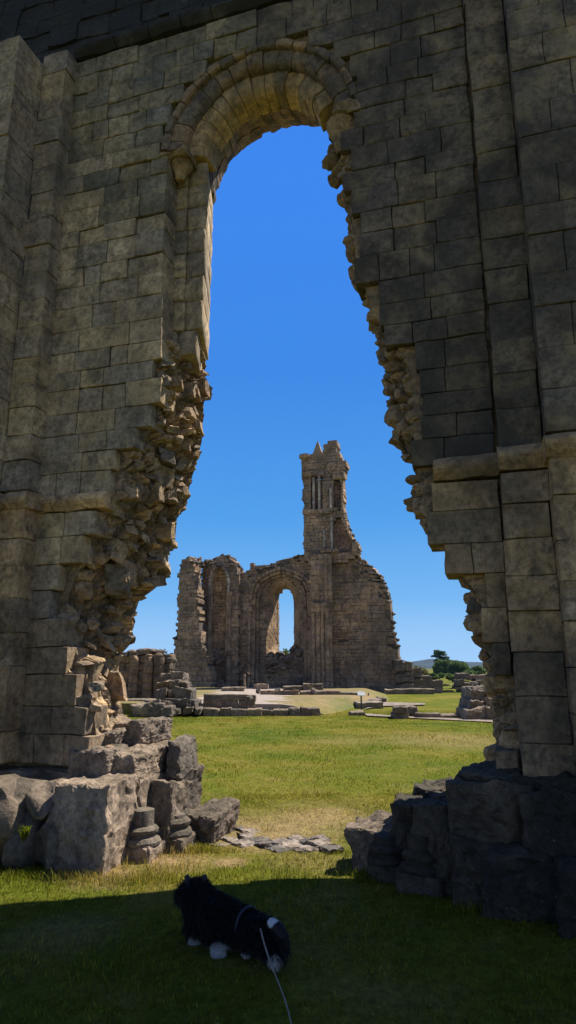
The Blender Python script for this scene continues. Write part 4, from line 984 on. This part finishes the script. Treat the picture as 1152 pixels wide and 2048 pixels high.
me2 = blades('grass', 120000, 9.2, 27, .05, .007, 1, 1., False)
for me, nm in ((me1, 'short_grass'), (me2, 'lawn_grass')):
    o = bpy.data.objects.new(nm, me); COL.objects.link(o); o['kind'] = 'stuff'
# weeds in the joints of the eroded plinth
mb = MB()
for px, py, v in ((52,1672,-.66),(58,1665,-.66)):
    u, z = wal(px, py, v)
    for k in range(26):
        a = random.uniform(0, 3.14); l = random.uniform(.06, .16); x = math.cos(a)*l*.7; w = .004; c = (u, v-.02, z-.04)
        mb.add([(c[0]-w,c[1],c[2]),(c[0]+w,c[1],c[2]),(c[0]+x*.5+w,c[1]-.03,c[2]+l*.7),(c[0]+x*.5-w,c[1]-.03,c[2]+l*.7),(c[0]+x,c[1]-.06,c[2]+l*.8)], [(0,1,2,3),(3,2,4)])
V = np.concatenate(mb.V); c = V.mean(0); c[2] = V[:, 2].min(); mb.V = [V-c]
o = mb.build('grass_tuft', M['blade']); o.location = near.matrix_basis@Vector(c) if False else (c[0]*UX+c[1]*NX, D0+c[0]*UY+c[1]*NY, c[2]); o.rotation_euler = (0,0,-TH)
tag(o, 'small tuft of grass growing between the eroded stones at the lower left', 'plant')
# ================================================================== DOG AND LEASH
def dog():
    J = {}; E = []; rad = []
    names = []
    def j(n, px, py, Y, r, parent=None):
        x, z = atY(px, py, Y); J[n] = len(names); names.append((x, Y, max(z, .02))); rad.append(r)
        if parent: E.append((J[parent], J[n]))
    j('pelvis', 524, 1862, 4.12, .094)
    j('loin', 494, 1850, 4.2, .092, 'pelvis'); j('mid', 458, 1840, 4.28, .10, 'loin'); j('chest', 418, 1828, 4.38, .112, 'mid'); j('neck', 400, 1798, 4.46, .085, 'chest')
    j('skull', 388, 1776, 4.52, .078, 'neck'); j('muzzle', 368, 1788, 4.6, .042, 'skull'); j('nose', 360, 1794, 4.64, .026, 'muzzle')
    j('sh1', 388, 1850, 4.44, .06, 'chest'); j('el1', 386, 1872, 4.43, .042, 'sh1'); j('wr1', 388, 1892, 4.42, .032, 'el1'); j('pw1', 390, 1903, 4.38, .036, 'wr1')
    j('sh2', 428, 1852, 4.3, .062, 'chest'); j('el2', 434, 1878, 4.27, .045, 'sh2'); j('wr2', 436, 1900, 4.24, .034, 'el2'); j('pw2', 438, 1915, 4.19, .04, 'wr2')
    j('th1', 500, 1868, 4.26, .07, 'pelvis'); j('kn1', 490, 1888, 4.25, .045, 'th1'); j('hk1', 498, 1900, 4.2, .03, 'kn1'); j('ft1', 492, 1914, 4.2, .034, 'hk1')
    j('th2', 545, 1872, 4.06, .08, 'pelvis'); j('kn2', 535, 1896, 4.05, .05, 'th2'); j('hk2', 556, 1908, 3.99, .032, 'kn2'); j('ft2', 550, 1925, 3.98, .036, 'hk2')
    me = bpy.data.meshes.new('body'); base = Vector(names[0]); base.z = 0
    me.from_pydata([tuple(Vector(p)-base) for p in names], E, [])
    o = bpy.data.objects.new('body', me); COL.objects.link(o)
    sk = o.modifiers.new('skin', 'SKIN'); sk.use_smooth_shade = True
    for v, r in zip(me.skin_vertices[0].data, rad): v.radius = (r, r)
    me.skin_vertices[0].data[0].use_root = True
    su = o.modifiers.new('sub', 'SUBSURF'); su.levels = 2; su.render_levels = 2
    dg = bpy.context.evaluated_depsgraph_get(); m2 = bpy.data.meshes.new_from_object(o.evaluated_get(dg)); o.modifiers.clear(); o.data = m2
    m2.polygons.foreach_set('use_smooth', [True]*len(m2.polygons))
    t = thing('dog', 'shaggy black dog with white paws standing on the shaded grass, seen from behind', 'dog', base); o.parent = t
    W = [(Vector(names[J[k]])-base, r) for k, r in (('pw1',.05),('pw2',.075),('wr2',.05),('ft2',.045),('ft1',.035))]
    rp = Vector((*([atY(546, 1843, 4.0)[0]]), 4.0, atY(546, 1843, 4.0)[1]))-base; W.append((rp, .035))
    def fur_mat(name, blade):
        m, nt, bs = nodes(name); tc = nt.nodes.new('ShaderNodeTexCoord'); p = tc.outputs['Object']; f = 0.
        for c, r in W:
            d = nt.nodes.new('ShaderNodeVectorMath'); d.operation = 'DISTANCE'; nt.links.new(p, d.inputs[0]); d.inputs[1].default_value = c
            k = ramp(nt, mth(nt, 'DIVIDE', d.outputs['Value'], r*1.6), [(.5, 1.), (.68, 0.)]); f = mth(nt, 'MAXIMUM', f, k)
        nt.links.new(mix(nt, f, (.005,.005,.006), (.5,.5,.5)), bs.inputs['Base Color']); bs.inputs['Roughness'].default_value = .6; bs.inputs['Specular IOR Level'].default_value = .3
        return m
    m2.materials.clear(); m2.materials.append(fur_mat('dog_skin', False))
    fm = fur_mat('dog_fur', True)
    # coat: thousands of short curved hairs rooted in the skin
    m2.calc_loop_triangles(); ar = np.array([q.area for q in m2.loop_triangles]); pr = ar/ar.sum()
    VV = np.array([v.co[:] for v in m2.vertices]); NN = np.array([v.normal[:] for v in m2.vertices]); TT = np.array([q.vertices[:] for q in m2.loop_triangles])
    n = 26000; ti = rng.choice(len(TT), n, p=pr); b = rng.dirichlet((1,1,1), n)
    P = (VV[TT[ti]]*b[:, :, None]).sum(1); Nn = (NN[TT[ti]]*b[:, :, None]).sum(1)
    L = rng.uniform(.02, .045, n)*np.where(P[:, 2] < .08, .4, 1)
    head = np.array(names[J['skull']])-np.array(base); L = np.where(np.linalg.norm(P-head, axis=1) < .12, L*1.2, L)
    dr = Nn*.55+np.array([.25, -.35, -.75])+rng.normal(0, .22, (n, 3)); dr /= np.linalg.norm(dr, axis=1)[:, None]
    sd = np.cross(dr, rng.normal(size=(n, 3))); sd /= np.linalg.norm(sd, axis=1)[:, None]; w = .0022
    Q = np.stack([P-sd*w, P+sd*w, P+Nn*L[:, None]*.35+dr*L[:, None]*.5+sd*w*.7, P+Nn*L[:, None]*.35+dr*L[:, None]*.5-sd*w*.7, P+Nn*L[:, None]*.35+dr*L[:, None]*1.1], 1).reshape(-1, 3)
    bs_ = np.arange(n)[:, None]*5; mc = bpy.data.meshes.new('fur_coat'); mc.from_pydata(Q.tolist(), [], (bs_+np.array([[0,1,2,3]])).tolist()+(bs_+np.array([[3,2,4]])).tolist()); mc.materials.append(fm)
    c = bpy.data.objects.new('fur_coat', mc); COL.objects.link(c); c.parent = t
    dm = plain('black_ear', (.01,.01,.011), .7)
    for px, py, s in ((406, 1763, 1), (376, 1764, -1)):
        x, z = atY(px, py, 4.5); q = Vector((x, 4.5, z))-base; mb = MB(); T, Fs = _ico(2); V = T*np.array([.02, .035, .045]); V[:, 0] += V[:, 2]*.25*s; mb.add(V+np.array(q), Fs)
        mb.build('ear', dm, t, disp=[(20, .006)], smooth=True)
    x, z = atY(400, 1758, 4.5); mb = MB(); hp = Vector((x, 4.5, z))-base
    for k in range(60):
        a = rng.normal(0, .35, 2); l = random.uniform(.02, .05); p0 = np.array(hp)+rng.normal(0, .012, 3)-np.array([0,0,.03]); mb.add([p0-[.003,0,0], p0+[.003,0,0], p0+[a[0]*l, a[1]*l, l]], [(0,1,2)])
    mb.build('head_tuft', dm, t)
    mb = MB(); tl = [Vector((*[atY(px, py, Y)[0]], Y, atY(px, py, Y)[1]))-base for px, py, Y in ((540,1846,4.04),(556,1856,3.98),(568,1876,3.95),(574,1900,3.94))]
    tube(mb, tl, [.03,.035,.03,.012], 8)
    for k in range(900):
        p = tl[0].lerp(tl[1], random.random()) if k % 3 == 0 else (tl[1].lerp(tl[2], random.random()) if k % 3 == 1 else tl[2].lerp(tl[3], random.random())); p = np.array(p); d = rng.normal(0, 1, 3)+[.2,-.2,-1]; d = d/np.linalg.norm(d)*random.uniform(.03,.06); mb.add([p-[.003,0,0], p+[.003,0,0], p+d], [(0,1,2)])
    mb.build('tail', fm, t)
    # harness: a band round the loin with a strap along the back
    pts = []
    cx = Vector(names[J['loin']])-base; ax = (Vector(names[J['mid']])-Vector(names[J['pelvis']])).normalized(); e1 = ax.cross(Vector((0,0,1))).normalized(); e2 = ax.cross(e1)
    pts = [cx+e1*math.cos(a)*.09+e2*math.sin(a)*.09 for a in np.linspace(0, 2*math.pi, 33)]
    mb = MB(); tube(mb, pts, .009, 6); mb.build('harness', plain('dark_blue_webbing', (.01,.013,.03), .6), t)
    # leash
    px = [(521,1858,4.02),(527,1882,3.9),(535,1908,3.8),(546,1938,3.68),(558,1968,3.56),(568,1994,3.45),(576,2020,3.32),(583,2050,3.2),(592,2100,3.0),(606,2180,2.7),(620,2300,2.3)]
    P = [Vector((atY(a, b, c)[0], c, atY(a, b, c)[1])) for a, b, c in px]; b0 = P[0].copy()
    mb = MB(); tube(mb, [p-b0 for p in P], [.0045]*3+[.003]*(len(P)-3), 8)
    lo = mb.build('leash', plain('pale_cord', (.24,.2,.16), .6, 0, 60, .3), smooth=True); lo.location = b0
    tag(lo, 'thin pale leash cord running from the black dog to the lower edge of the picture', 'leash')
dog()
# ================================================================== AIR, LIGHT, CAMERA
mb = MB(); box(mb, (-2600, -60, -1.5), (2800, 2700, 62))
m = bpy.data.materials.new('air'); m.use_nodes = True; m.node_tree.nodes.clear()
pv = m.node_tree.nodes.new('ShaderNodeVolumePrincipled'); pv.inputs['Color'].default_value = (.2,.45,1,1); pv.inputs['Density'].default_value = .0001; pv.inputs['Anisotropy'].default_value = .1
ou = m.node_tree.nodes.new('ShaderNodeOutputMaterial'); m.node_tree.links.new(pv.outputs[0], ou.inputs['Volume'])
hz = mb.build('haze', m); hz['kind'] = 'stuff'
SU, SV = .47, .42
sd = Vector((SU*UX+SV*NX, SU*UY+SV*NY, 1.)).normalized()
EL = math.asin(sd.z)
w = bpy.data.worlds.new('World'); sc.world = w; w.use_nodes = True; nt = w.node_tree
sky = nt.nodes.new('ShaderNodeTexSky'); sky.sky_type = 'NISHITA'; sky.sun_disc = False; sky.sun_elevation = EL; sky.sun_rotation = math.atan2(sd.x, sd.y)
sky.altitude = 0; sky.air_density = .85; sky.dust_density = 0.; sky.ozone_density = 5.0
hs = nt.nodes.new('ShaderNodeHueSaturation'); hs.inputs['Hue'].default_value = .51; hs.inputs['Saturation'].default_value = 1.02; hs.inputs['Value'].default_value = .70; nt.links.new(sky.outputs[0], hs.inputs['Color'])
tc = nt.nodes.new('ShaderNodeTexCoord'); sx = nt.nodes.new('ShaderNodeSeparateXYZ'); nt.links.new(tc.outputs['Generated'], sx.inputs[0])
blue = ramp(nt, sx.outputs[2], [(0., (.43,.70,.97)), (.04, (.33,.60,.93)), (.10, (.175,.47,.88)), (.22, (.078,.345,.82)), (.42, (.046,.25,.79)), (.65, (.045,.245,.87)), (1., (.04,.2,.8))])
blue = mix(nt, 1., blue, (5.4,5.4,5.4), 'MULTIPLY')
fwd = nt.nodes.new('ShaderNodeMapRange'); fwd.interpolation_type = 'SMOOTHSTEP'; fwd.inputs['From Min'].default_value = -.1; fwd.inputs['From Max'].default_value = .45; nt.links.new(sx.outputs[1], fwd.inputs[0])
top = nt.nodes.new('ShaderNodeMapRange'); top.interpolation_type = 'SMOOTHSTEP'; top.inputs['From Min'].default_value = .68; top.inputs['From Max'].default_value = .9; top.inputs['To Min'].default_value = .95; top.inputs['To Max'].default_value = 0.; nt.links.new(sx.outputs[2], top.inputs[0])
bg = nt.nodes['Background']; nt.links.new(mix(nt, mth(nt, 'MULTIPLY', fwd.outputs[0], top.outputs[0]), hs.outputs[0], blue), bg.inputs['Color']); bg.inputs['Strength'].default_value = .108
L = bpy.data.lights.new('sun', 'SUN'); L.energy = 5.0; L.angle = R(.5); L.color = (1, .93, .82)
lo = bpy.data.objects.new('sun', L); COL.objects.link(lo); lo.rotation_euler = sd.to_track_quat('Z', 'Y').to_euler()
cam = bpy.data.cameras.new('camera'); co = bpy.data.objects.new('camera', cam); COL.objects.link(co); sc.camera = co
co.location = (0, 0, EZ); co.rotation_euler = (math.pi/2+PIT, 0, 0); cam.sensor_fit = 'VERTICAL'; cam.angle = 2*math.atan(1024/F); cam.sensor_height = 24; cam.lens = 12/(1024/F); cam.clip_start = .05; cam.clip_end = 9000
sc.view_settings.view_transform = 'Standard'; sc.view_settings.look = 'None'; sc.view_settings.exposure = .8; sc.view_settings.gamma = 1
sc.cycles.use_denoising = True; sc.cycles.max_bounces = 6; sc.cycles.volume_bounces = 0
